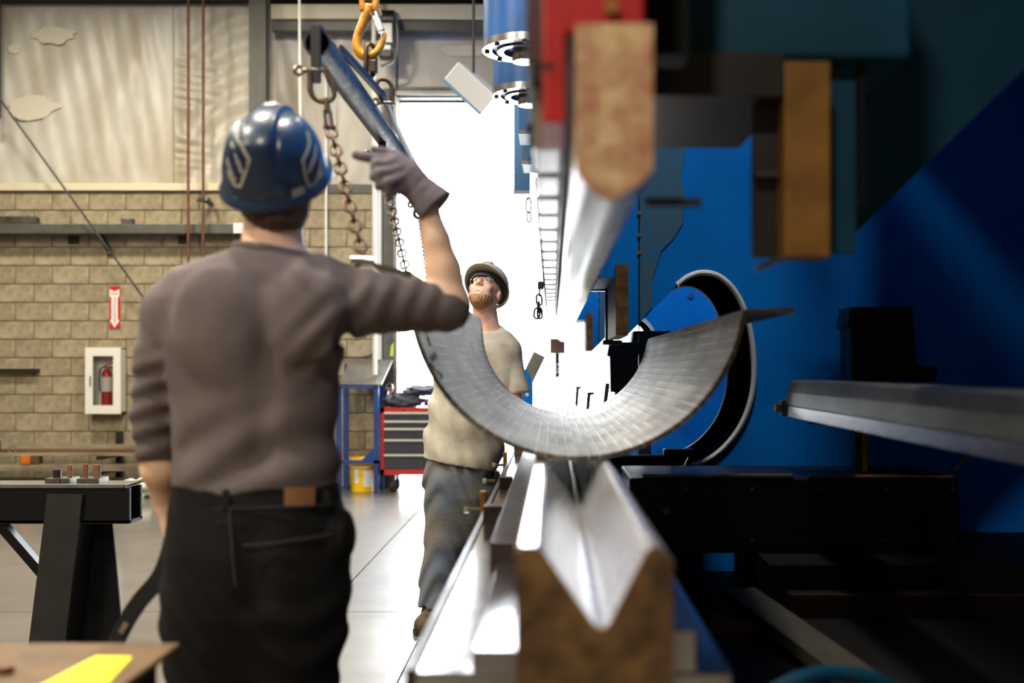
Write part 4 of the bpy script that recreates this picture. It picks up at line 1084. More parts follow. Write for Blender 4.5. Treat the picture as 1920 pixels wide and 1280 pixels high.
for (cx, cy, cz, rx, ry, rz, sd, m, lab) in ((X0 + 0.22, 12.0, zt + 0.06, 0.21, 0.12, 0.075, 11, 'cloth_dark', 'crumpled dark jacket heaped on the red tool chest'), (X0 + 0.43, 12.02, zt + 0.175, 0.22, 0.11, 0.05, 12, 'cloth_dark', 'folded black cloth on top of the heaped jacket'), (X0 + 0.57, 11.95, zt + 0.05, 0.12, 0.08, 0.048, 13, 'cloth_purple', 'purple cloth tucked beside the heaped jacket')):
    mbc, _ = blob('cloth', (cx, cy, cz), (rx, ry, rz), sd, m, 0.26, zmin=zt + 0.002)
    mbc.build('cloth_heap', m, smooth=True, angle=60, label=lab, cat='cloth', group='clothes on the tool chest')
# blue stand with sloping grey top
st = thing('blue_stand', 'blue steel stand with a sloping grey sheet top', 'stand', (tx(672), 12.0, 0))
xa, xb = tx(632), tx(711)
for x in (xa, xb - 0.05):
    for y in (11.82, 12.22): MB().box(x, x + 0.05, y - 0.025, y + 0.025, 0, tz(726)).build('post', 'stand_blue', st)
MB().box(xa, xb, 11.795, 11.82, tz(728), tz(722)).build('front_rail', 'stand_blue', st)
MB().box(xa, xb, 11.795, 11.845, tz(868), tz(862)).build('lower_rail', 'stand_blue', st)
MB().bar((tx(676), 11.80, tz(721)), (tx(686), 12.25, tz(674)), 0.47, 0.012).build('sloping_top', 'sheet_grey', st)
for x in (xa + 0.02, xb - 0.03):
    MB().bar((x, 12.22, tz(726)), (x, 12.24, tz(680)), 0.03, 0.03).build('top_prop', 'stand_blue', st)
MB().prism([(xb - 0.05, tz(838)), (xb - 0.05, tz(864)), (xb - 0.19, tz(864))], 'y', 11.80, 11.81).build('gusset', 'stand_blue', st)
MB().prism([(xa + 0.02, tz(870)), (xb - 0.02, tz(870)), (xb - 0.02, tz(875)), (xa + 0.02, tz(875))], 'y', 12.2, 12.24).build('back_rail', 'stand_blue', st)
# yellow bucket
bx_, by_ = tx(676), 11.99
bk = thing('yellow_bucket', 'yellow plastic bucket with white labels under the blue stand', 'bucket', (bx_, by_, 0))
MB().lathe([(0.10, 0.0), (0.122, 0.004), (0.135, 0.30), (0.142, 0.30), (0.142, 0.315), (0.136, 0.315), (0.138, 0.345), (0.146, 0.345), (0.146, 0.365), (0.138, 0.365), (0.13, 0.32), (0.115, 0.02)], (bx_, by_, 0), 28).build('bucket_body', 'bucket_yellow', bk, smooth=True)
MB().tube([(bx_ - 0.146 * math.cos(a) , by_ - 0.12 - 0.03 * math.sin(a), 0.335 - 0.07 * math.sin(a)) for a in [PI * k / 14 for k in range(15)]], 0.005, 8).build('bail_handle', 'paper_white', bk, smooth=True)
def curve_label(a0, a1, z0, z1):
    def fn(u, v):
        a = a0 + (a1 - a0) * u; z = z0 + (z1 - z0) * v; r = 0.125 + 0.044 * z
        return (bx_ + r * math.cos(a), by_ + r * math.sin(a), z)
    MB().grid(fn, 8, 1, (0, 0.001, 0)).build('label_sheet', 'paper_white', bk)
curve_label(-1.35, -0.45, 0.06, 0.23); curve_label(-2.15, -1.75, 0.10, 0.25)
# rope, conduits, pole, cable loop
MB().tube([(wx(700, 11.9), 11.9, 6.2), (wx(702, 11.9), 11.9, 3.0), (wx(703, 11.9), 11.9, 1.25)], 0.022, 10).build('door_rope', 'rope', smooth=True, label='thick white rope hanging beside the door post', cat='rope')
MB().cyl((wx(613), BY - 0.04, 0), (wx(613), BY - 0.04, 5.3), 0.014, 10).build('wall_conduit', 'white_enamel', smooth=True, label='thin white conduit running up the block wall', cat='conduit')
MB().cyl((wx(565, 11.6), 11.6, 2.0), (wx(560, 11.6), 11.6, 6.2), 0.014, 10).build('pull_cord', 'rope', smooth=True, label='thin pale pull cord hanging in front of the grey column', cat='cord')
pole = thing('door_pole', 'pale pole standing by the door post with a short chain', 'pole', (-1.897, 12.292, 0))
MB().cyl((-1.897, 12.292, 0), (-1.897, 12.292, 4.2), 0.028, 12).build('pole_shaft', 'white_enamel', pole, smooth=True)
MB().cyl((-1.88, 12.27, 1.10), (-1.70, 12.27, 1.10), 0.012, 10).build('pole_arm', 'white_enamel', pole, smooth=True)
chain('door_chain', 'pale door chain dangling in front of the pole', (-1.785, 12.24, 1.14), (-1.785, 12.24, zt + 0.02), 0.07, 0.012, 'chrome')
MB().tube([tuple(p) for p in catmull([(wx(636), BY - 0.03, wz(668)), (wx(660), BY - 0.03, wz(670)), (wx(690), BY - 0.03, wz(668)), (wx(706), BY - 0.03, wz(655)), (wx(711), BY - 0.03, wz(635)), (wx(711), BY - 0.03, wz(600))], 6)], 0.010, 8).build('wall_cable', 'black_iron', smooth=True, label='dark cable looped low on the wall above the blue stand', cat='cable')
MB().prism([(wx(733), wz(668)), (wx(742), wz(668)), (wx(742), wz(650)), (wx(739), wz(643)), (wx(735), wz(648))], 'y', BY - 0.075, BY - 0.065).build('green_tag', 'tag_green', label='small yellow green tag stuck on the door post', cat='tag')
# door operator
dm = thing('door_operator', 'grey door operator motor mounted above the doorway', 'motor', (wx(735), 12.1, wz(130)))
MB().box(wx(722), wx(745), 12.0, 12.2, wz(98), wz(60)).build('housing', 'sheet_grey', dm, bevel=0.01)
MB().lathe([(0.02, -0.09), (0.10, -0.09), (0.11, -0.05), (0.11, 0.08), (0.02, 0.09)], (wx(733), 12.1, wz(52)), 20, (1, 0, 0)).build('motor_drum', 'black_iron', dm, smooth=True)
MB().box(wx(718), wx(742), 12.02, 12.18, wz(122), wz(108)).build('gearbox', 'black_iron', dm, bevel=0.008)
MB().box(wx(726), wx(740), 12.04, 12.16, wz(110), wz(96)).build('coupling', 'sheet_grey', dm)
MB().tube([tuple(p) for p in catmull([(wx(748), 12.05, wz(45)), (wx(753), 12.05, wz(80)), (wx(752), 12.05, wz(112)), (wx(742), 12.05, wz(130)), (wx(722), 12.05, wz(138))], 5)], 0.016, 8).build('conduit', 'sheet_grey', dm, smooth=True)
MB().box(wx(716), wx(756), 12.18, 12.32, wz(60), wz(38)).build('mount', 'grey_steel', dm)
# tilted flood light over the doorway
fl = thing('flood_light', 'tilted pale box flood light hung in front of the doorway top', 'flood light', W(888, 165, 9.5))
Rf = Matrix.Rotation(0.75, 3, 'Y') @ Matrix.Rotation(0.25, 3, 'X')
c = W(888, 167, 9.5)
MB().obox(c, (0.21, 0.16, 0.10), Rf).build('housing', 'white_enamel', fl, bevel=0.01)
MB().obox(c + Rf @ Vector((0, 0, -0.106)), (0.19, 0.14, 0.006), Rf).build('lens', 'glass', fl)
MB().obox(c + Rf @ Vector((0, 0, -0.096)), (0.215, 0.165, 0.012), Rf).build('bezel', 'pale_blue', fl)
MB().cyl(c, (c.x, c.y, 6.2), 0.012, 8).build('hanger', 'black_iron', fl)
# end stop plate with holes at the far end of the bed
es = thing('end_stop', 'blue end stop bracket with two holes and a pale tilted plate', 'bracket', W(988, 757, 8.6))
a = W(987, 725, 8.6)
MB().prism([(a.x - 0.05, 0.905), (a.x + 0.05, 0.905), (a.x + 0.05, a.z + 0.02), (a.x + 0.0, a.z + 0.14), (a.x - 0.045, a.z + 0.12)], 'y', 8.6, 8.64).build('bracket', 'blue_paint', es)
for dz in (-0.06, 0.0):
    MB().cyl((a.x + 0.005, 8.59, a.z + dz), (a.x + 0.005, 8.602, a.z + dz), 0.013, 12).build('hole_disc', 'paper_white', es)  # white discs drawn where the bracket has its holes
c = W(998, 692, 8.62)
MB().obox(c, (0.05, 0.01, 0.13), Matrix.Rotation(0.45, 3, 'Y')).build('tilted_plate', 'sheet_grey', es)

# ================================================================ PEOPLE
class Field:
    """distance field on a rectilinear grid, turned into one smooth surface"""
    def __init__(s, xs, ys, zs):
        s.xs, s.ys, s.zs = (np.asarray(a, dtype=np.float64) for a in (xs, ys, zs))
        s.V = np.full((len(s.xs), len(s.ys), len(s.zs)), 0.3)
    def sl(s, lo, hi, m):
        r = []
        for a, l, h in zip((s.xs, s.ys, s.zs), lo, hi):
            i0 = max(0, np.searchsorted(a, l - m)); i1 = min(len(a), np.searchsorted(a, h + m))
            r.append(slice(i0, max(i0, i1)))
        return tuple(r)
    def co(s, sl):
        return s.xs[sl[0]][:, None, None], s.ys[sl[1]][None, :, None], s.zs[sl[2]][None, None, :]
    def add(s, prim, k=0.02, op='u', m=0.08):
        f, lo, hi = prim
        sl = s.sl(lo, hi, m)
        if any(q_.stop <= q_.start for q_ in sl): return s
        d = f(*s.co(sl)); v = s.V[sl]
        if op == 'u':
            h = np.clip(0.5 + 0.5 * (v - d) / k, 0, 1); s.V[sl] = v + (d - v) * h - k * h * (1 - h)
        else:
            if op == 's': d = -d
            h = np.clip(0.5 - 0.5 * (v - d) / k, 0, 1); s.V[sl] = v + (d - v) * h + k * h * (1 - h)
        return s
    def post(s, fn):
        s.V += fn(*s.co((slice(None),) * 3)); return s
    def cut(s, fn):
        """keep only where fn(x,y,z) < 0"""
        s.V = np.maximum(s.V, fn(*s.co((slice(None),) * 3))); return s
    def mesh(s):
        V = s.V; nx, ny, nz = V.shape; neg = V < 0
        cnt = np.zeros((nx - 1, ny - 1, nz - 1), dtype=np.int8)
        for i in (0, 1):
            for j in (0, 1):
                for k in (0, 1):
                    cnt += neg[i:nx - 1 + i, j:ny - 1 + j, k:nz - 1 + k]
        act = (cnt > 0) & (cnt < 8)
        ci, cj, ck = np.nonzero(act)
        idx = np.full(act.shape, -1, dtype=np.int64); idx[ci, cj, ck] = np.arange(len(ci))
        acc = np.zeros((len(ci), 3)); num = np.zeros(len(ci))
        ax = (s.xs, s.ys, s.zs)
        for a in range(3):
            o1, o2 = [b for b in range(3) if b != a]
            for u in (0, 1):
                for v in (0, 1):
                    p = [ci.copy(), cj.copy(), ck.copy()]; p[o1] = p[o1] + u; p[o2] = p[o2] + v
                    q_ = [p[0].copy(), p[1].copy(), p[2].copy()]; q_[a] = q_[a] + 1
                    va = V[p[0], p[1], p[2]]; vb = V[q_[0], q_[1], q_[2]]
                    m = (va < 0) != (vb < 0)
                    t = np.where(m, va / np.where(va == vb, 1, va - vb), 0)
                    for b in range(3):
                        pos = ax[b][p[b]]
                        if b == a: pos = pos + t * (ax[a][q_[a]] - ax[a][p[a]])
                        acc[m, b] += pos[m]
                    num[m] += 1
        verts = acc / num[:, None]
        faces = []
        for a in range(3):
            o1, o2 = (a + 1) % 3, (a + 2) % 3
            A = np.take(neg, range(0, neg.shape[a] - 1), axis=a); B = np.take(neg, range(1, neg.shape[a]), axis=a)
            e = np.nonzero(A != B)
            ok = (e[o1] > 0) & (e[o2] > 0) & (e[o1] < act.shape[o1]) & (e[o2] < act.shape[o2])
            e = [c[ok] for c in e]
            inside = A[e[0], e[1], e[2]] if True else None
            quad = []
            for d1, d2 in ((-1, -1), (0, -1), (0, 0), (-1, 0)):
                c = [e[0].copy(), e[1].copy(), e[2].copy()]; c[o1] = c[o1] + d1; c[o2] = c[o2] + d2
                quad.append(idx[c[0], c[1], c[2]])
            quad = np.stack(quad, 1)
            quad[~inside] = quad[~inside][:, ::-1]
            faces.append(quad)
        return verts, np.concatenate(faces)

def fmesh(name, fld, m, parent, **k):
    v, f = fld.mesh()
    off = np.array(wloc(parent))
    me = bpy.data.meshes.new(name)
    me.vertices.add(len(v)); me.vertices.foreach_set('co', (v - off).astype(np.float32).ravel())
    me.loops.add(f.size); me.loops.foreach_set('vertex_index', f.astype(np.int32).ravel())
    me.polygons.add(len(f)); me.polygons.foreach_set('loop_start', np.arange(0, f.size, 4, dtype=np.int32))
    me.polygons.foreach_set('loop_total', np.full(len(f), 4, dtype=np.int32))
    me.polygons.foreach_set('use_smooth', np.ones(len(f), dtype=bool))
    me.update(); me.validate()
    me.materials.append(MATS[m])
    o = bpy.data.objects.new(name, me); C.objects.link(o); o.parent = parent
    return tag(o, **k)

def cap(a, b, ra, rb=None, flat=False):
    rb = ra if rb is None else rb
    a = np.array(a, float); b = np.array(b, float); d = b - a; dd = max(d @ d, 1e-9); L = math.sqrt(dd)
    def f(x, y, z):
        t = np.clip(((x - a[0]) * d[0] + (y - a[1]) * d[1] + (z - a[2]) * d[2]) / dd, 0, 1)
        r = np.sqrt((x - a[0] - t * d[0]) ** 2 + (y - a[1] - t * d[1]) ** 2 + (z - a[2] - t * d[2]) ** 2) - (ra + (rb - ra) * t)
        if flat: r = np.maximum(r, ((x - b[0]) * d[0] + (y - b[1]) * d[1] + (z - b[2]) * d[2]) / L)
        return r
    R = max(ra, rb)
    return f, np.minimum(a, b) - R, np.maximum(a, b) + R
def ell(c, r, R=None):
    c = np.array(c, float); r = np.array(r, float); M = np.eye(3) if R is None else np.array(R).T
    def f(x, y, z):
        px, py, pz = x - c[0], y - c[1], z - c[2]
        l = [M[i, 0] * px + M[i, 1] * py + M[i, 2] * pz for i in range(3)]
        k0 = np.sqrt(sum((l[i] / r[i]) ** 2 for i in range(3))); k1 = np.sqrt(sum((l[i] / r[i] ** 2) ** 2 for i in range(3)))
        return k0 * (k0 - 1) / np.maximum(k1, 1e-6)
    R_ = r.max()
    return f, c - R_, c + R_
def trunk(rows, p=2.4):
    """stack of rounded sections (z, cx, cy, half width, half depth)"""
    rows = sorted(rows); Z = [r[0] for r in rows]
    cols = [[r[i] for r in rows] for i in range(1, 5)]
    def f(x, y, z):
        zz = z.ravel()
        cx, cy, w, d = (np.interp(zz, Z, c).reshape(z.shape) for c in cols)
        e = ((np.abs(x - cx) / w) ** p + (np.abs(y - cy) / d) ** p) ** (1 / p)
        r = (e - 1) * np.minimum(w, d)
        return np.maximum(r, np.maximum(Z[0] - z, z - Z[-1]))
    lo = np.array([min(r[1] - r[3] for r in rows), min(r[2] - r[4] for r in rows), Z[0]])
    hi = np.array([max(r[1] + r[3] for r in rows), max(r[2] + r[4] for r in rows), Z[-1]])
    return f, lo, hi
def axis(lo, hi, h, fine=()):
    """grid lines lo..hi at h, refined to h2 inside (a, b, h2) spans"""
    out = [lo]
    while out[-1] < hi:
        st = h
        for a, b, h2 in fine:
            if a - 0.005 <= out[-1] <= b: st = min(st, h2)
        out.append(out[-1] + st)
    return np.array(out)

def hand(fields, wrist, palm_dir, across, curl_dir, s=1.0, curl=1.0, thumb_side=1):
    """a palm with four unequal curled fingers and a thumb leaving its side"""
    w = np.array(wrist, float); d = np.array(palm_dir, float); d /= np.linalg.norm(d)
    a = np.array(across, float); a -= d * (a @ d); a /= np.linalg.norm(a)
    c = np.array(curl_dir, float); c -= d * (c @ d) + a * (c @ a); c /= np.linalg.norm(c)
    pr_ = []
    for i, off in enumerate((-0.03, -0.01, 0.01, 0.03)):
        pr_.append((cap(w + a * off * 0.5 * s + d * 0.01 * s, w + a * off * s + d * 0.075 * s, 0.017 * s, 0.014 * s), 0.015))
        ln = (0.034, 0.040, 0.038, 0.030)[i] * s
        p0 = w + a * off * s + d * 0.08 * s; pts = [p0]
        ang = 0.0
        for j in range(3):
            ang += curl * (0.75, 0.85, 0.6)[j]
            pts.append(pts[-1] + (d * math.cos(ang) + c * math.sin(ang)) * ln * (1.0, 0.72, 0.55)[j])
        for j in range(3):
            pr_.append((cap(pts[j], pts[j + 1], (0.0098 - 0.0008 * j) * s, (0.0092 - 0.0008 * j) * s), 0.004))
    b = w + a * (-0.028 * thumb_side) * s + d * 0.025 * s
    t1 = b + (d * 0.032 - a * 0.026 * thumb_side + c * 0.018) * s
    t2 = t1 + (d * 0.028 - a * 0.002 * thumb_side + c * 0.022) * s
    pr_ += [(cap(b, t1, 0.016 * s, 0.012 * s), 0.010), (cap(t1, t2, 0.0115 * s, 0.0095 * s), 0.004)]
    for f in fields:
        for p_, k in pr_: f.add(p_, k)

def helmet(parent, centre, R, m, name='hard_hat', ridge=True, ax_=(0.117, 0.142, 0.150), peak=0.035):
    c = Vector(centre); A, B, H = ax_
    def S(u, v, off=0.0):
        """azimuth u (front = 90 deg), elevation v"""
        cv = max(math.cos(v), 0.0) ** 0.8; sv = math.sin(v)
        x, y, z = A * math.cos(u) * cv, B * math.sin(u) * cv, H * sv
        g = off
        if ridge:
            w_ = 0.026 + 0.016 * max(0.0, -y / B)
            q_ = abs(x)
            fade = min(1, max(0, (v - 0.45) / 0.35))
            g += fade * (0.010 * (1 / (1 + math.exp((q_ - w_) * 700))) - 0.0045 * math.exp(-((q_ - w_ - 0.007) / 0.004) ** 2))
        n = Vector((x / A ** 2, y / B ** 2, z / H ** 2)).normalized()
        return c + R @ (Vector((x, y, z)) + n * g)
    NU, NV = 128, 40
    mb = MB()
    mb.grid(lambda u, v: S(2 * PI * u, v * PI / 2 * 0.999), NU, NV)
    hat = mb.build(name, m, parent, smooth=True, angle=0)
    br = MB()
    def bp_(u, v):
        a = 2 * PI * u
        ext = 0.009 + peak * max(0.0, math.sin(a)) ** 3
        prof = [(0.0, 0.010), (0.35, 0.004), (1.0, -0.006), (1.05, -0.011), (0.9, -0.013), (0.2, -0.006), (-0.35, -0.004), (-0.25, 0.008)]
        k = v * len(prof); i = int(k) % len(prof)
        e, z = prof[i]
        return c + R @ Vector(((A + ext * e) * math.cos(a), (B + ext * e) * math.sin(a), z - 0.012 * max(0, -math.sin(a))))
    br.grid(lambda u, v: bp_(u, v), 96, 8)
    br.build('brim', m, hat, smooth=True, angle=50)
    return hat, S

# ---------------------------------------------------------------- person 1: from behind, arm raised, pointing
Y0 = 2.42
def J(px, py, Y=Y0): return np.array(W(px, py, Y))
S1 = F / Y0
p1 = thing('person', 'worker seen from behind in a brown grey shirt and blue hard hat, arm raised', 'person', (J(480, 915)[0], Y0, 0))
def rows_px(lst, Y, cy, grow=0.0):
    s = F / Y; out = []
    for py, xl, xr, wy in lst:
        out.append((EYE - (py - 690) / s, ((xl + xr) / 2 - 1036) / s, cy, (xr - xl) / 2 / s + grow, wy + grow))
    return out
torso_px = [(455, 468, 562, 0.060), (472, 425, 588, 0.072), (490, 372, 610, 0.088), (512, 326, 632, 0.104), (560, 304, 640, 0.116), (640, 304, 640, 0.124), (740, 324, 634, 0.120), (850, 329, 630, 0.114), (935, 326, 636, 0.118)]
hip_px = [(900, 331, 631, 0.112), (960, 320, 645, 0.126), (1030, 312, 656, 0.136), (1090, 312, 656, 0.134), (1140, 313, 650, 0.126), (1200, 318, 640, 0.108), (1260, 334, 618, 0.085), (1310, 356, 594, 0.055)]
eR, wR = J(843, 572, 2.47), J(803, 395, 2.46)
eL, wL = J(287, 800, Y0 + 0.03), J(312, 945, Y0 + 0.09)
# body: one continuous skin surface
fb = Field(axis(-0.95, -0.12, 0.009, ((-0.86, -0.76, 0.005),)), axis(2.22, 2.75, 0.009, ((2.47, 2.62, 0.005),)), axis(0.0, 1.90, 0.009, ((0.93, 1.06, 0.005),)))
fb.add(trunk(rows_px(torso_px, Y0, Y0, -0.014)), 0.02).add(trunk(rows_px(hip_px, Y0, Y0, -0.014)), 0.03)
fb.add(ell(J(515, 335, 2.44), (0.077, 0.098, 0.112), Matrix.Rotation(0.35, 3, 'X')), 0.02)
fb.add(cap(J(514, 395), J(508, 500), 0.061, 0.068), 0.03)
fb.add(cap(J(590, 550), J(690, 567), 0.056, 0.05), 0.03).add(cap(J(690, 567), eR, 0.050, 0.044), 0.02)
fb.add(cap(eR, J(831, 505, 2.47), 0.0425, 0.0375), 0.02).add(cap(J(831, 505, 2.47), J(818, 450, 2.465), 0.0375, 0.031), 0.015).add(cap(J(818, 450, 2.465), wR, 0.031, 0.025), 0.01)
fb.add(cap(wR, J(772, 340, 2.465), 0.024, 0.020), 0.01)
fb.add(cap(J(318, 585), eL, 0.040, 0.037), 0.02).add(cap(eL, J(300, 880, Y0 + 0.05), 0.037, 0.038), 0.02).add(cap(J(300, 880, Y0 + 0.05), wL, 0.038, 0.028), 0.02)
hand([fb], wL, (0.04, 0.18, -0.97), (0.35, -0.9, 0.0), (0.9, 0.3, 0), 0.95, 0.95)
for sx, kx in ((392, 388), (556, 548)):
    hipj, kn, an = J(sx, 1090), np.array([J(kx, 1090)[0], Y0 + 0.01, 0.50]), np.array([J(kx, 1090)[0], Y0, 0.10])
    fb.add(cap(hipj, kn, 0.085, 0.055), 0.03).add(cap(kn, an, 0.055, 0.038), 0.02).add(cap(an + [0, 0, -0.05], an + [0, 0.14, -0.06], 0.035, 0.03), 0.02)
fmesh('body', fb, 'skin', p1)
# thermal shirt
fs = Field(axis(-0.97, -0.12, 0.0065), axis(2.24, 2.62, 0.0065), axis(1.02, 1.64, 0.0065))
fs.add(trunk(rows_px(torso_px, Y0, Y0)), 0.02)
fs.add(cap(J(560, 535), J(690, 567), 0.066, 0.0665), 0.05).add(cap(J(690, 567), J(838, 577, 2.47), 0.0665, 0.0535), 0.02)
fs.add(cap(J(360, 555), J(322, 585), 0.050, 0.057), 0.05).add(cap(J(322, 585), J(306, 670, Y0 + 0.01), 0.057, 0.058), 0.02).add(cap(J(306, 670, Y0 + 0.01), J(290, 780, Y0 + 0.03), 0.058, 0.0515), 0.02)
fs.add(cap(J(290, 780, Y0 + 0.03), J(299, 858, Y0 + 0.045), 0.0505, 0.0475, flat=True), 0.008)
fs.add(cap(J(503, 540, Y0 - 0.135), J(484, 850, Y0 - 0.132), 0.010), 0.05, 's')
fs.add(ell(J(405, 600, Y0 - 0.105), (0.075, 0.03, 0.10)), 0.05).add(ell(J(575, 590, Y0 - 0.105), (0.07, 0.03, 0.09)), 0.05)
def folds(x, y, z):
    cx, cz = x * 868 + 1036, 690 - (z - EYE) * 868          # photo-scale lengths, only to lay the folds out
    d = 0
    # bunching along the raised sleeve, above the elbow
    w_ = np.clip((cx - 640) / 60, 0, 1) * np.clip((900 - cx) / 60, 0, 1) * np.exp(-((cz - 560) / 120) ** 2)
    d = d + w_ * np.clip((858 - cx) / 30, 0, 1) * 0.0024 * np.sin(cx / 6.5 + 2.0 * np.sin(cz / 30))
    w_ = np.clip((335 - cx) / 20, 0, 1) * np.clip((cz - 640) / 60, 0, 1)
    d = d + w_ * 0.0035 * np.sin(cz / 6.5 + cx / 22)
    # long drag folds low on the back, rising to the right
    w_ = np.clip((cz - 740) / 90, 0, 1) * np.clip((920 - cz) / 30, 0, 1) * np.clip((cx - 335) / 40, 0, 1)
    d = d + w_ * 0.0055 * np.sin((cz + 0.42 * (cx - 480)) / 17.0 + 1.2 * np.sin(cx / 70))
    w_ = np.exp(-((cx - 640) / 60) ** 2 - ((cz - 640) / 70) ** 2)
    d = d + w_ * 0.005 * np.sin((cx + cz) / 10)
    w_ = np.exp(-((cx - 600) / 40) ** 2 - ((cz - 510) / 30) ** 2)
    d = d + w_ * 0.006 * np.sin((cx - 0.5 * cz) / 9)
    return d
fs.post(folds)
hemz = J(480, 914)[2]
neck_c = J(508, 463, Y0)
fs.cut(lambda x, y, z: hemz + 0.006 * np.sin(x * 30) - z)
fs.cut(lambda x, y, z: np.where((np.abs(x - neck_c[0]) < 0.10), z - (neck_c[2] - 0.003 - 0.05 * np.clip(y - Y0, -0.1, 0.2) - 0.16 * (x - neck_c[0])), -1.0))
shirt = fmesh('thermal_shirt', fs, 'thermal_shirt', p1)
# collar rib
pts = []
for k in range(32):
    a = 2 * PI * k / 32
    pts.append((neck_c[0] + 0.074 * math.cos(a), Y0 + 0.068 * math.sin(a), neck_c[2] - 0.012 - 0.05 * 0.068 * math.sin(a) - 0.012 * math.cos(a)))
MB().tube(pts, 0.010, 8, closed=True).build('collar', 'thermal_shirt', shirt, smooth=True)
# jeans
fj = Field(axis(-0.92, -0.38, 0.007), axis(2.22, 2.66, 0.007), axis(0.03, 1.10, 0.007))
fj.add(trunk(rows_px(hip_px, Y0, Y0, 0.0)), 0.02)
for sx, kx, r0 in ((399, 396, 0.106), (556, 543, 0.106)):
    kn = np.array([J(kx, 1090)[0], Y0 + 0.01, 0.50]); an = np.array([J(kx, 1090)[0], Y0, 0.045])
    fj.add(cap(J(sx, 1130), kn, r0 - 0.004, 0.084), 0.03).add(cap(kn, an, 0.080, 0.072, flat=True), 0.02)
fj.add(cap(J(470, 1010, Y0 - 0.155), J(472, 1130, Y0 - 0.15), 0.018), 0.05, 's')
fj.add(ell(J(645, 1000, Y0 - 0.04), (0.022, 0.05, 0.045)), 0.03)
fj.post(lambda x, y, z: 0.004 * np.sin(z * 70 + 12 * np.sin(x * 9)) * np.clip((0.95 - z) / 0.2, 0.15, 1))
fj.cut(lambda x, y, z: z - J(480, 908)[2] - 0.012)
jeans = fmesh('black_jeans', fj, 'black_jeans', p1)
def back_y(px, py, off=0.003):
    rows = sorted(rows_px(hip_px, Y0, Y0)); z = EYE - (py - 690) / S1; x = (px - 1036) / S1
    cx, w, d = (float(np.interp(z, [r[0] for r in rows], [r[i] for r in rows])) for i in (1, 3, 4))
    e = min(0.999, abs(x - cx) / w)
    y = Y0 - d * (1 - e ** 2.4) ** (1 / 2.4) - off
    return Vector(((px - 1036) * y / F, y, EYE - (py - 690) * y / F))
def line(name, pts, w_, m, th=0.003):
    P = []
    for i in range(len(pts) - 1):
        for k in range(6):
            t = k / 6; P.append((pts[i][0] * (1 - t) + pts[i + 1][0] * t, pts[i][1] * (1 - t) + pts[i + 1][1] * t))
    P.append(pts[-1])
    Q = [back_y(*p) for p in P]
    MB().ribbon(Q, w_, th, [(0.3 * (q_.x - (480 - 1036) / S1) / 0.18, -1, 0) for q_ in Q]).build(name, m, jeans)
line('waistband_seam', [(336, 948), (400, 953), (470, 951), (560, 949), (628, 944)], 0.002, 'jeans_seam')
line('centre_seam', [(430, 950), (432, 985), (436, 1040), (442, 1100)], 0.003, 'jeans_seam')
line('belt_loop', [(424, 918), (424, 954)], 0.014, 'black_jeans', 0.006)
line('belt_loop', [(612, 918), (613, 950)], 0.014, 'black_jeans', 0.006)
line('pocket_seam', [(322, 1015), (352, 1018), (381, 1012)], 0.003, 'jeans_seam')
line('pocket_seam', [(455, 1022), (520, 1016), (590, 1006), (645, 996)], 0.003, 'jeans_seam')
line('yoke_seam', [(330, 990), (380, 985), (432, 975)], 0.002, 'jeans_seam')
line('brand_patch', [(533, 931), (590, 930)], 0.036, 'leather_patch', 0.004)
for kx in (388, 549):
    x = J(kx, 1090)[0]
    fo = Field(axis(x - 0.09, x + 0.09, 0.008), axis(Y0 - 0.14, Y0 + 0.26, 0.008), axis(-0.02, 0.2, 0.008))
    fo.add(cap((x, Y0 - 0.02, 0.05), (x, Y0 + 0.15, 0.045), 0.056, 0.05), 0.02).add(cap((x, Y0, 0.05), (x, Y0, 0.15), 0.055, 0.055), 0.03).cut(lambda a, b, c_: 0.002 - c_)
    fmesh('boot', fo, 'boot_brown', p1)
# hair below the helmet
fh = Field(axis(-0.72, -0.47, 0.004), axis(2.28, 2.58, 0.004), axis(1.56, 1.76, 0.004))
fh.add(ell(J(516, 374, 2.425), (0.077, 0.098, 0.074)), 0.01).add(ell(J(522, 415, 2.40), (0.050, 0.072, 0.030)), 0.03)
fh.cut(lambda x, y, z: (y - (2.43)) )
fh.post(lambda x, y, z: 0.0016 * np.sin(x * 420) * np.sin(z * 60 + x * 100))
fmesh('hair', fh, 'hair_brown', p1)
# hard hat
RH = Matrix.Rotation(math.radians(31), 3, 'X') @ Matrix.Rotation(math.radians(-6), 3, 'Z')
hat, SH = helmet(p1, J(517, 331, 2.43), RH, 'helmet_blue', ax_=(0.109, 0.136, 0.143))
def on_hat(px, py, off=0.001):
    best = None
    for i in range(90):
        for j in range(45):
            u, v = PI + PI * i / 89, 0.02 + 1.5 * j / 44
            p = SH(u, v, off)
            d = (1036 + F * p.x / p.y - px) ** 2 + (690 - F * (p.z - EYE) / p.y - py) ** 2 + (0 if p.y < 2.47 else 400)
            if best is None or d < best[0]: best = (d, u, v)
    return best[1], best[2]
def hat_stripe(pts, w_, m, name, off=0.0012):
    uv = [on_hat(*p) for p in pts]; P = []; NN = []
    for i in range(len(uv) - 1):
        for k in range(5):
            t = k / 5; P.append((uv[i][0] * (1 - t) + uv[i + 1][0] * t, uv[i][1] * (1 - t) + uv[i + 1][1] * t))
    P.append(uv[-1])
    Q = [SH(u, v, off) for u, v in P]; NN = [tuple(SH(u, v, off + 0.01) - SH(u, v, off)) for u, v in P]
    MB().ribbon(Q, w_, 0.0014, NN).build(name, m, hat)
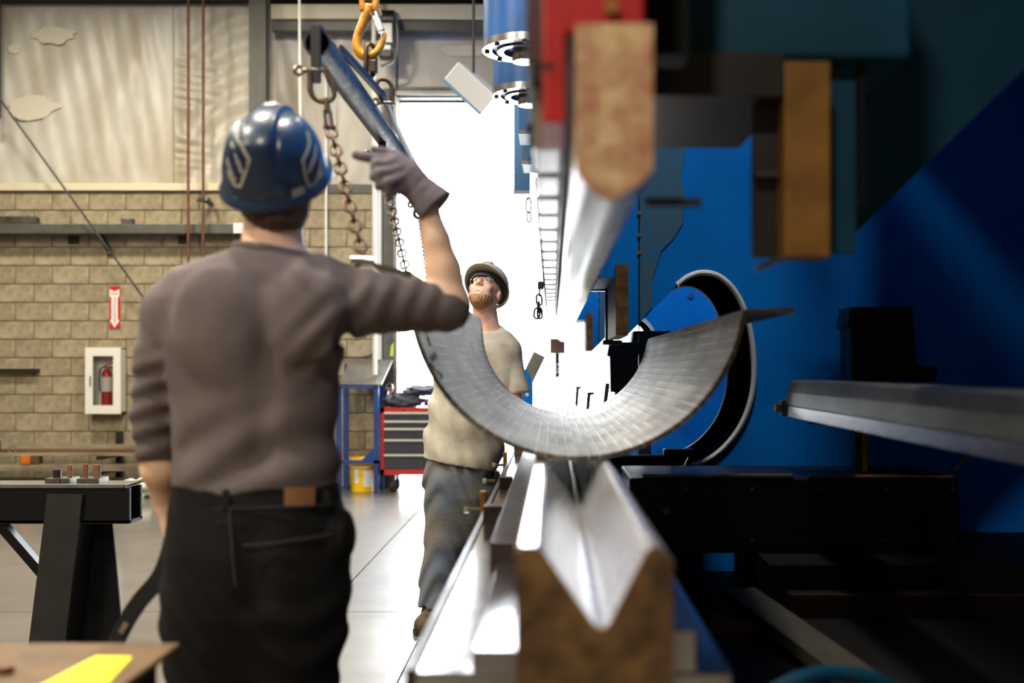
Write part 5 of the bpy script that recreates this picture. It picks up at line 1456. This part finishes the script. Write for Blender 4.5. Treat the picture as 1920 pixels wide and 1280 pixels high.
for mir in (0, 1):
    def mx(lst): return [((2 * 513 - x + 6) if mir else x, y) for x, y in lst]
    hat_stripe(mx([(588, 262), (573, 303), (584, 328)]), 0.016, 'decal_dark', 'decal_fill', 0.0006)
    hat_stripe(mx([(601, 282), (588, 312), (592, 338)]), 0.014, 'decal_dark', 'decal_fill', 0.0006)
    hat_stripe(mx([(586, 238), (580, 270), (566, 299), (572, 326), (579, 349), (590, 346), (604, 322)]), 0.006, 'decal_pale', 'decal_stripe')
    hat_stripe(mx([(598, 264), (590, 292), (578, 324)]), 0.006, 'decal_pale', 'decal_stripe')
    hat_stripe(mx([(606, 296), (600, 318), (590, 340)]), 0.004, 'decal_pale', 'decal_stripe')
hat_stripe([(549, 371), (573, 366)], 0.022, 'decal_pale', 'sticker')
# glove
fg = Field(axis(-0.45, -0.20, 0.0032), axis(2.38, 2.58, 0.0032), axis(1.60, 1.82, 0.0032))
fg.add(cap(J(766, 336, 2.465), J(818, 389, 2.46), 0.031, 0.0475, flat=True), 0.012)
fg.add(cap(J(772, 338, 2.465), J(738, 314, 2.46), 0.033, 0.030), 0.012).add(cap(J(765, 322, 2.47), J(738, 306, 2.47), 0.026, 0.020), 0.015)
fg.add(cap(J(752, 345, 2.45), J(742, 338, 2.44), 0.022, 0.018), 0.015)
for chain_, r in (([(752, 300, 2.46), (708, 298, 2.45), (668, 291, 2.445)], (0.0145, 0.0125, 0.0105)),
                  ([(742, 308, 2.45), (706, 309, 2.435), (703, 330, 2.43), (722, 340, 2.44)], (0.0145, 0.013, 0.012, 0.011)),
                  ([(744, 320, 2.44), (712, 326, 2.425), (712, 347, 2.43), (730, 350, 2.44)], (0.014, 0.0125, 0.0115, 0.011)),
                  ([(750, 334, 2.435), (727, 343, 2.42), (731, 361, 2.43), (745, 356, 2.44)], (0.013, 0.0115, 0.011, 0.010)),
                  ([(772, 312, 2.50), (738, 291, 2.51), (702, 281, 2.505)], (0.015, 0.0125, 0.010))):
    P = [J(*c_) for c_ in chain_]
    for i in range(len(P) - 1): fg.add(cap(P[i], P[i + 1], r[i], r[i + 1]), 0.005)
fg.post(lambda x, y, z: 0.0004 * np.sin(190 * (x - z)) )
glove = fmesh('glove', fg, 'glove_grey', p1)
# curved template held in the left hand
tp = [tuple(p) for p in catmull([W(330, 940, 2.60), W(327, 985, 2.60), W(318, 1035, 2.60), W(298, 1084, 2.60), W(262, 1127, 2.60), W(233, 1173, 2.60), W(212, 1222, 2.60), W(200, 1290, 2.60), W(195, 1360, 2.60), W(195, 1450, 2.6)], 5)]
tpl = MB().ribbon(tp, 0.040, 0.006, (0, 1, 0)).build('curved_template', 'black_iron', label='black curved template strip held in the lowered left hand', cat='template')
MB().ribbon([W(226, 1186, 2.592), W(232, 1176, 2.592), W(237, 1168, 2.592)], 0.012, 0.003, (0, 1, 0)).build('slot', 'stock_steel', tpl)

# ---------------------------------------------------------------- person 2: beyond the plate, looking up
Y2 = 5.72
def K(px, py, Y=Y2): return np.array(W(px, py, Y))
p2 = thing('person', 'bearded worker in a tan T-shirt and faded jeans looking up beyond the plate', 'person', (K(850, 900)[0], Y2, 0))
t2_px = [(612, 886, 940, 0.06), (624, 862, 958, 0.085), (645, 838, 970, 0.11), (690, 818, 972, 0.132), (750, 806, 962, 0.142), (815, 797, 948, 0.150), (880, 789, 936, 0.150)]
h2_px = [(850, 800, 932, 0.13), (890, 797, 928, 0.14), (930, 799, 924, 0.135), (975, 812, 910, 0.10), (1015, 830, 892, 0.06)]
hc2 = Vector(K(909, 549))
ey_ = Vector((-0.20, -0.78, 0.60)).normalized()
ez_ = (Vector((0.03, 0, 1)) - ey_ * Vector((0.03, 0, 1)).dot(ey_)).normalized()
ex_ = ey_.cross(ez_)
RHd = Matrix((ex_, ey_, ez_)).transposed()
def Hd(x, y, z): return np.array(hc2 + RHd @ Vector((x, y, z)))
f2 = Field(axis(-0.72, -0.05, 0.009, ((-0.47, -0.23, 0.003),)), axis(5.28, 5.94, 0.009, ((5.56, 5.86, 0.003),)), axis(0.0, 1.86, 0.009, ((1.55, 1.84, 0.003),)))
f2.add(trunk(rows_px(t2_px, Y2, Y2, -0.035)), 0.02).add(trunk(rows_px(h2_px, Y2, Y2, -0.035)), 0.03)
f2.add(cap(Hd(0, -0.035, -0.05), K(912, 626), 0.060, 0.070), 0.03)
f2.add(ell(Hd(0, -0.015, 0.03), (0.075, 0.094, 0.095), RHd), 0.02)
f2.add(ell(Hd(0, 0.030, -0.040), (0.060, 0.062, 0.075), RHd), 0.025)
f2.add(ell(Hd(0, 0.058, -0.092), (0.030, 0.026, 0.024), RHd), 0.025)
f2.add(cap(Hd(-0.034, 0.072, 0.030), Hd(0.034, 0.072, 0.030), 0.014), 0.012)
for s_ in (-1, 1):
    f2.add(ell(Hd(0.031 * s_, 0.094, 0.010), (0.018, 0.014, 0.012), RHd), 0.008, 's')
    f2.add(ell(Hd(0.038 * s_, 0.066, -0.022), (0.022, 0.018, 0.022), RHd), 0.015)
    f2.add(ell(Hd(0.077 * s_, -0.012, -0.008), (0.010, 0.020, 0.031), RHd), 0.006)
    f2.add(ell(Hd(0.011 * s_, 0.094, -0.024), (0.009, 0.010, 0.008), RHd), 0.006)
    f2.add(ell(Hd(0.0075 * s_, 0.100, -0.031), (0.004, 0.006, 0.004), RHd), 0.003, 's')
f2.add(cap(Hd(0, 0.086, 0.018), Hd(0, 0.108, -0.018), 0.0085, 0.0125), 0.010)
f2.add(cap(Hd(-0.019, 0.084, -0.056), Hd(0.019, 0.084, -0.056), 0.006), 0.006)
f2.add(cap(Hd(-0.016, 0.082, -0.068), Hd(0.016, 0.082, -0.068), 0.007), 0.006)
f2.add(cap(Hd(-0.024, 0.092, -0.062), Hd(0.024, 0.092, -0.062), 0.0022), 0.003, 's')
# arms, forearms reach forward to the far rim of the plate
sL2, eL2, wL2 = K(946, 656), K(966, 760, 5.70), np.array([-0.235, 5.46, 1.13])
sR2, eR2, wR2 = K(850, 660), K(856, 735, 5.66), np.array([-0.45, 5.48, 1.27])
for a_, b_, c_ in ((sL2, eL2, wL2), (sR2, eR2, wR2)):
    f2.add(cap(a_, b_, 0.052, 0.044), 0.02).add(cap(b_, c_, 0.044, 0.028), 0.02)
hand([f2], wL2, (0.1, -0.7, 0.2), (1, 0.1, 0.2), (0, -0.3, -1), 0.8, 0.5)
hand([f2], wR2, (0.15, -0.7, 0.3), (1, 0.1, 0.3), (0.2, -0.2, -1), 0.8, 0.5, -1)
legs2 = ((K(846, 900), K(836, 1010), K(813, 1130)), (K(893, 900, 5.78), np.array([-0.36, 5.80, 0.5]), np.array([-0.36, 5.82, 0.14])))
for a_, b_, c_ in legs2:
    f2.add(cap(a_, b_, 0.09, 0.06), 0.03).add(cap(b_, c_, 0.06, 0.04), 0.02).add(cap((c_[0], c_[1], 0.05), (c_[0] - 0.02, c_[1] - 0.13, 0.04), 0.035, 0.03), 0.02)
fmesh('body', f2, 'skin_fair', p2)
# eyes, mouth line, brows
for s_ in (-1, 1):
    c_ = Vector(Hd(0.031 * s_, 0.0715, 0.010))
    e_ = MB().lathe([(0.0125 * math.sin(PI * k / 10), -0.0125 * math.cos(PI * k / 10)) for k in range(1, 10)], c_, 16, ey_).build('eye', 'eye_white', p2, smooth=True)
    MB().lathe([(0.006, 0), (0.0055, 0.0012), (0.002, 0.0016)], c_ + ey_ * 0.0116 + ez_ * 0.003, 14, ey_).build('iris', 'iris', e_, smooth=True)
    MB().tube([Vector(Hd(0.015 * s_, 0.0875, 0.028)), Vector(Hd(0.031 * s_, 0.0865, 0.034)), Vector(Hd(0.048 * s_, 0.074, 0.029))], [0.003, 0.0035, 0.002], 8).build('eyebrow', 'beard', p2, smooth=True)
MB().tube([Vector(Hd(-0.022, 0.0855, -0.0640)), Vector(Hd(-0.01, 0.0905, -0.0612)), Vector(Hd(0.01, 0.0905, -0.0612)), Vector(Hd(0.022, 0.0855, -0.0640))], [0.0012, 0.0022, 0.0022, 0.0012], 8).build('mouth', 'lip', p2, smooth=True)
# beard
fbd = Field(axis(-0.48, -0.22, 0.003), axis(5.5, 5.84, 0.003), axis(1.50, 1.80, 0.003))
fbd.add(ell(Hd(0, 0.030, -0.044), (0.0625, 0.0625, 0.076), RHd), 0.02).add(ell(Hd(0, 0.058, -0.094), (0.032, 0.028, 0.027), RHd), 0.025)
fbd.add(ell(Hd(0, 0.095, -0.058), (0.033, 0.03, 0.018), RHd), 0.006, 's')
nz_ = np.array(ez_); ny_ = np.array(ey_); nx_ = np.array(ex_); o_ = np.array(hc2)
def local(x, y, z):
    return tuple((x - o_[0]) * n[0] + (y - o_[1]) * n[1] + (z - o_[2]) * n[2] for n in (nx_, ny_, nz_))
def beard_cut(x, y, z):
    lx, ly, lz = local(x, y, z)
    top = -0.077 + 0.7 * np.clip(np.abs(lx) - 0.030, 0, 1)
    return np.maximum(lz - top, -0.005 - ly)
fbd.post(lambda x, y, z: 0.0018 * np.sin(x * 500 + z * 90) * np.sin(z * 260 + y * 120))
fbd.cut(beard_cut)
fmesh('beard', fbd, 'beard', p2)
# safety glasses
gl_ = MB()
def lens(s_):
    def fn(u, v):
        x = s_ * (0.008 + 0.048 * u); z = 0.012 + (v - 0.5) * 0.036 * (1 - 0.3 * u * u)
        return Vector(Hd(x, 0.108 - 0.5 * max(0, abs(x) - 0.02) - 3.5 * x * x * 0.6, z))
    return fn
sg_ = MB().grid(lens(1), 8, 5, tuple(ey_ * 0.0015)).grid(lens(-1), 8, 5, tuple(ey_ * 0.0015)).build('safety_glasses', 'lens_clear', p2, smooth=True)
MB().tube([Vector(Hd(-0.056, 0.085, 0.026)), Vector(Hd(-0.03, 0.104, 0.031)), Vector(Hd(0, 0.112, 0.029)), Vector(Hd(0.03, 0.104, 0.031)), Vector(Hd(0.056, 0.085, 0.026))], 0.0016, 6).build('top_bar', 'pale_blue', sg_, smooth=True)
for s_ in (-1, 1):
    MB().bar(Vector(Hd(0.058 * s_, 0.084, 0.018)), Vector(Hd(0.080 * s_, -0.01, 0.012)), 0.003, 0.008, ez_).build('temple', 'white_enamel', sg_)
# T-shirt
ft = Field(axis(-0.74, -0.08, 0.008), axis(5.50, 5.92, 0.008), axis(0.78, 1.58, 0.008))
ft.add(trunk(rows_px(t2_px, Y2, Y2)), 0.02)
ft.add(cap(K(925, 645), K(950, 660), 0.065, 0.072), 0.04).add(cap(K(950, 660), K(968, 738, 5.70), 0.072, 0.070, flat=True), 0.01)
ft.add(cap(K(868, 648), K(850, 662), 0.062, 0.066), 0.04).add(cap(K(850, 662), K(854, 722, 5.67), 0.066, 0.064, flat=True), 0.01)
ft.post(lambda x, y, z: 0.006 * np.sin(34 * (z + 0.5 * x) + 3 * np.sin(9 * x)) * np.clip((1.45 - z) / 0.3, 0, 1) + 0.003 * np.sin(80 * x + 20 * z) * np.clip((1.2 - z) / 0.3, 0, 1))
hz_l, hz_r = K(790, 856)[2], K(936, 882)[2]; hx_l, hx_r = K(790, 856)[0], K(936, 882)[0]
ft.cut(lambda x, y, z: hz_l + (hz_r - hz_l) * (x - hx_l) / (hx_r - hx_l) - z)
nc2 = K(913, 617)
ft.cut(lambda x, y, z: np.where(np.abs(x - nc2[0]) < 0.085, z - (nc2[2] + 0.35 * (y - Y2) + 0.01), -1.0))
tee = fmesh('t_shirt', ft, 'tee_tan', p2)
pts = [(nc2[0] + 0.083 * math.cos(a), Y2 + 0.078 * math.sin(a), nc2[2] + 0.35 * 0.078 * math.sin(a) - 0.004) for a in [2 * PI * k / 28 for k in range(28)]]
MB().tube(pts, 0.009, 8, closed=True).build('neckband', 'tee_tan', tee, smooth=True)
# jeans and boots
fj2 = Field(axis(-0.74, -0.20, 0.008), axis(5.52, 6.0, 0.008), axis(0.05, 0.96, 0.008))
fj2.add(trunk(rows_px(h2_px, Y2, Y2)), 0.02)
(a_, b_, c_), (d_, e_, g_) = legs2
fj2.add(cap(a_, b_, 0.138, 0.106), 0.03).add(cap(b_, c_ + [0, 0, -0.02], 0.106, 0.086, flat=True), 0.02)
fj2.add(cap(d_, e_, 0.125, 0.10), 0.03).add(cap(e_, g_ + [0, 0, -0.03], 0.10, 0.085, flat=True), 0.02)
fj2.post(lambda x, y, z: 0.007 * np.sin(42 * z + 8 * np.sin(14 * x)) * np.clip(np.abs(z - 0.5) / 0.2, 0.3, 1))
jeans2 = fmesh('blue_jeans', fj2, 'blue_jeans', p2)
for c_, dx in ((c_, -0.03), (g_, 0.02)):
    x, y = c_[0], c_[1]
    fo = Field(axis(x - 0.14, x + 0.14, 0.006), axis(y - 0.26, y + 0.12, 0.006), axis(-0.02, 0.2, 0.006))
    fo.add(cap((x, y + 0.02, 0.055), (x + dx, y - 0.16, 0.045), 0.056, 0.052), 0.02).add(cap((x, y, 0.06), (x, y, 0.15), 0.056, 0.058), 0.03).cut(lambda a, b, q_: 0.022 - q_)
    bt = fmesh('boot', fo, 'boot_brown', p2)
    MB().prism([(x - 0.055, y + 0.07), (x + 0.055, y + 0.07), (x + 0.058 + dx, y - 0.15), (x + 0.035 + dx, y - 0.21), (x - 0.035 + dx, y - 0.21), (x - 0.058 + dx, y - 0.15)], 'z', 0.0, 0.026).build('sole', 'sole', bt)
    for k in range(4):
        zz, yy = 0.105 + 0.012 * k, y - 0.085 + 0.012 * k
        MB().tube([(x - 0.03, yy + 0.008, zz - 0.004), (x + dx * 0.4, yy - 0.012, zz + 0.006), (x + 0.03, yy + 0.008, zz - 0.004)], 0.004, 6).build('lace', 'bench_top', bt, smooth=True)
# hard hat
RH2 = RHd @ Matrix.Rotation(math.radians(6), 3, 'X')
hat2, _ = helmet(p2, Vector(Hd(0, -0.012, 0.052)), RH2, 'helmet_tan', ridge=True, ax_=(0.108, 0.130, 0.105), peak=0.03)
ringp = [Vector(Hd(0.094 * math.cos(a), -0.012 + 0.112 * math.sin(a), 0.046)) for a in [2 * PI * k / 40 for k in range(40)]]
MB().ribbon(ringp + [ringp[0]], 0.022, 0.02, tuple(ez_)).build('head_band', 'band_dark', hat2)
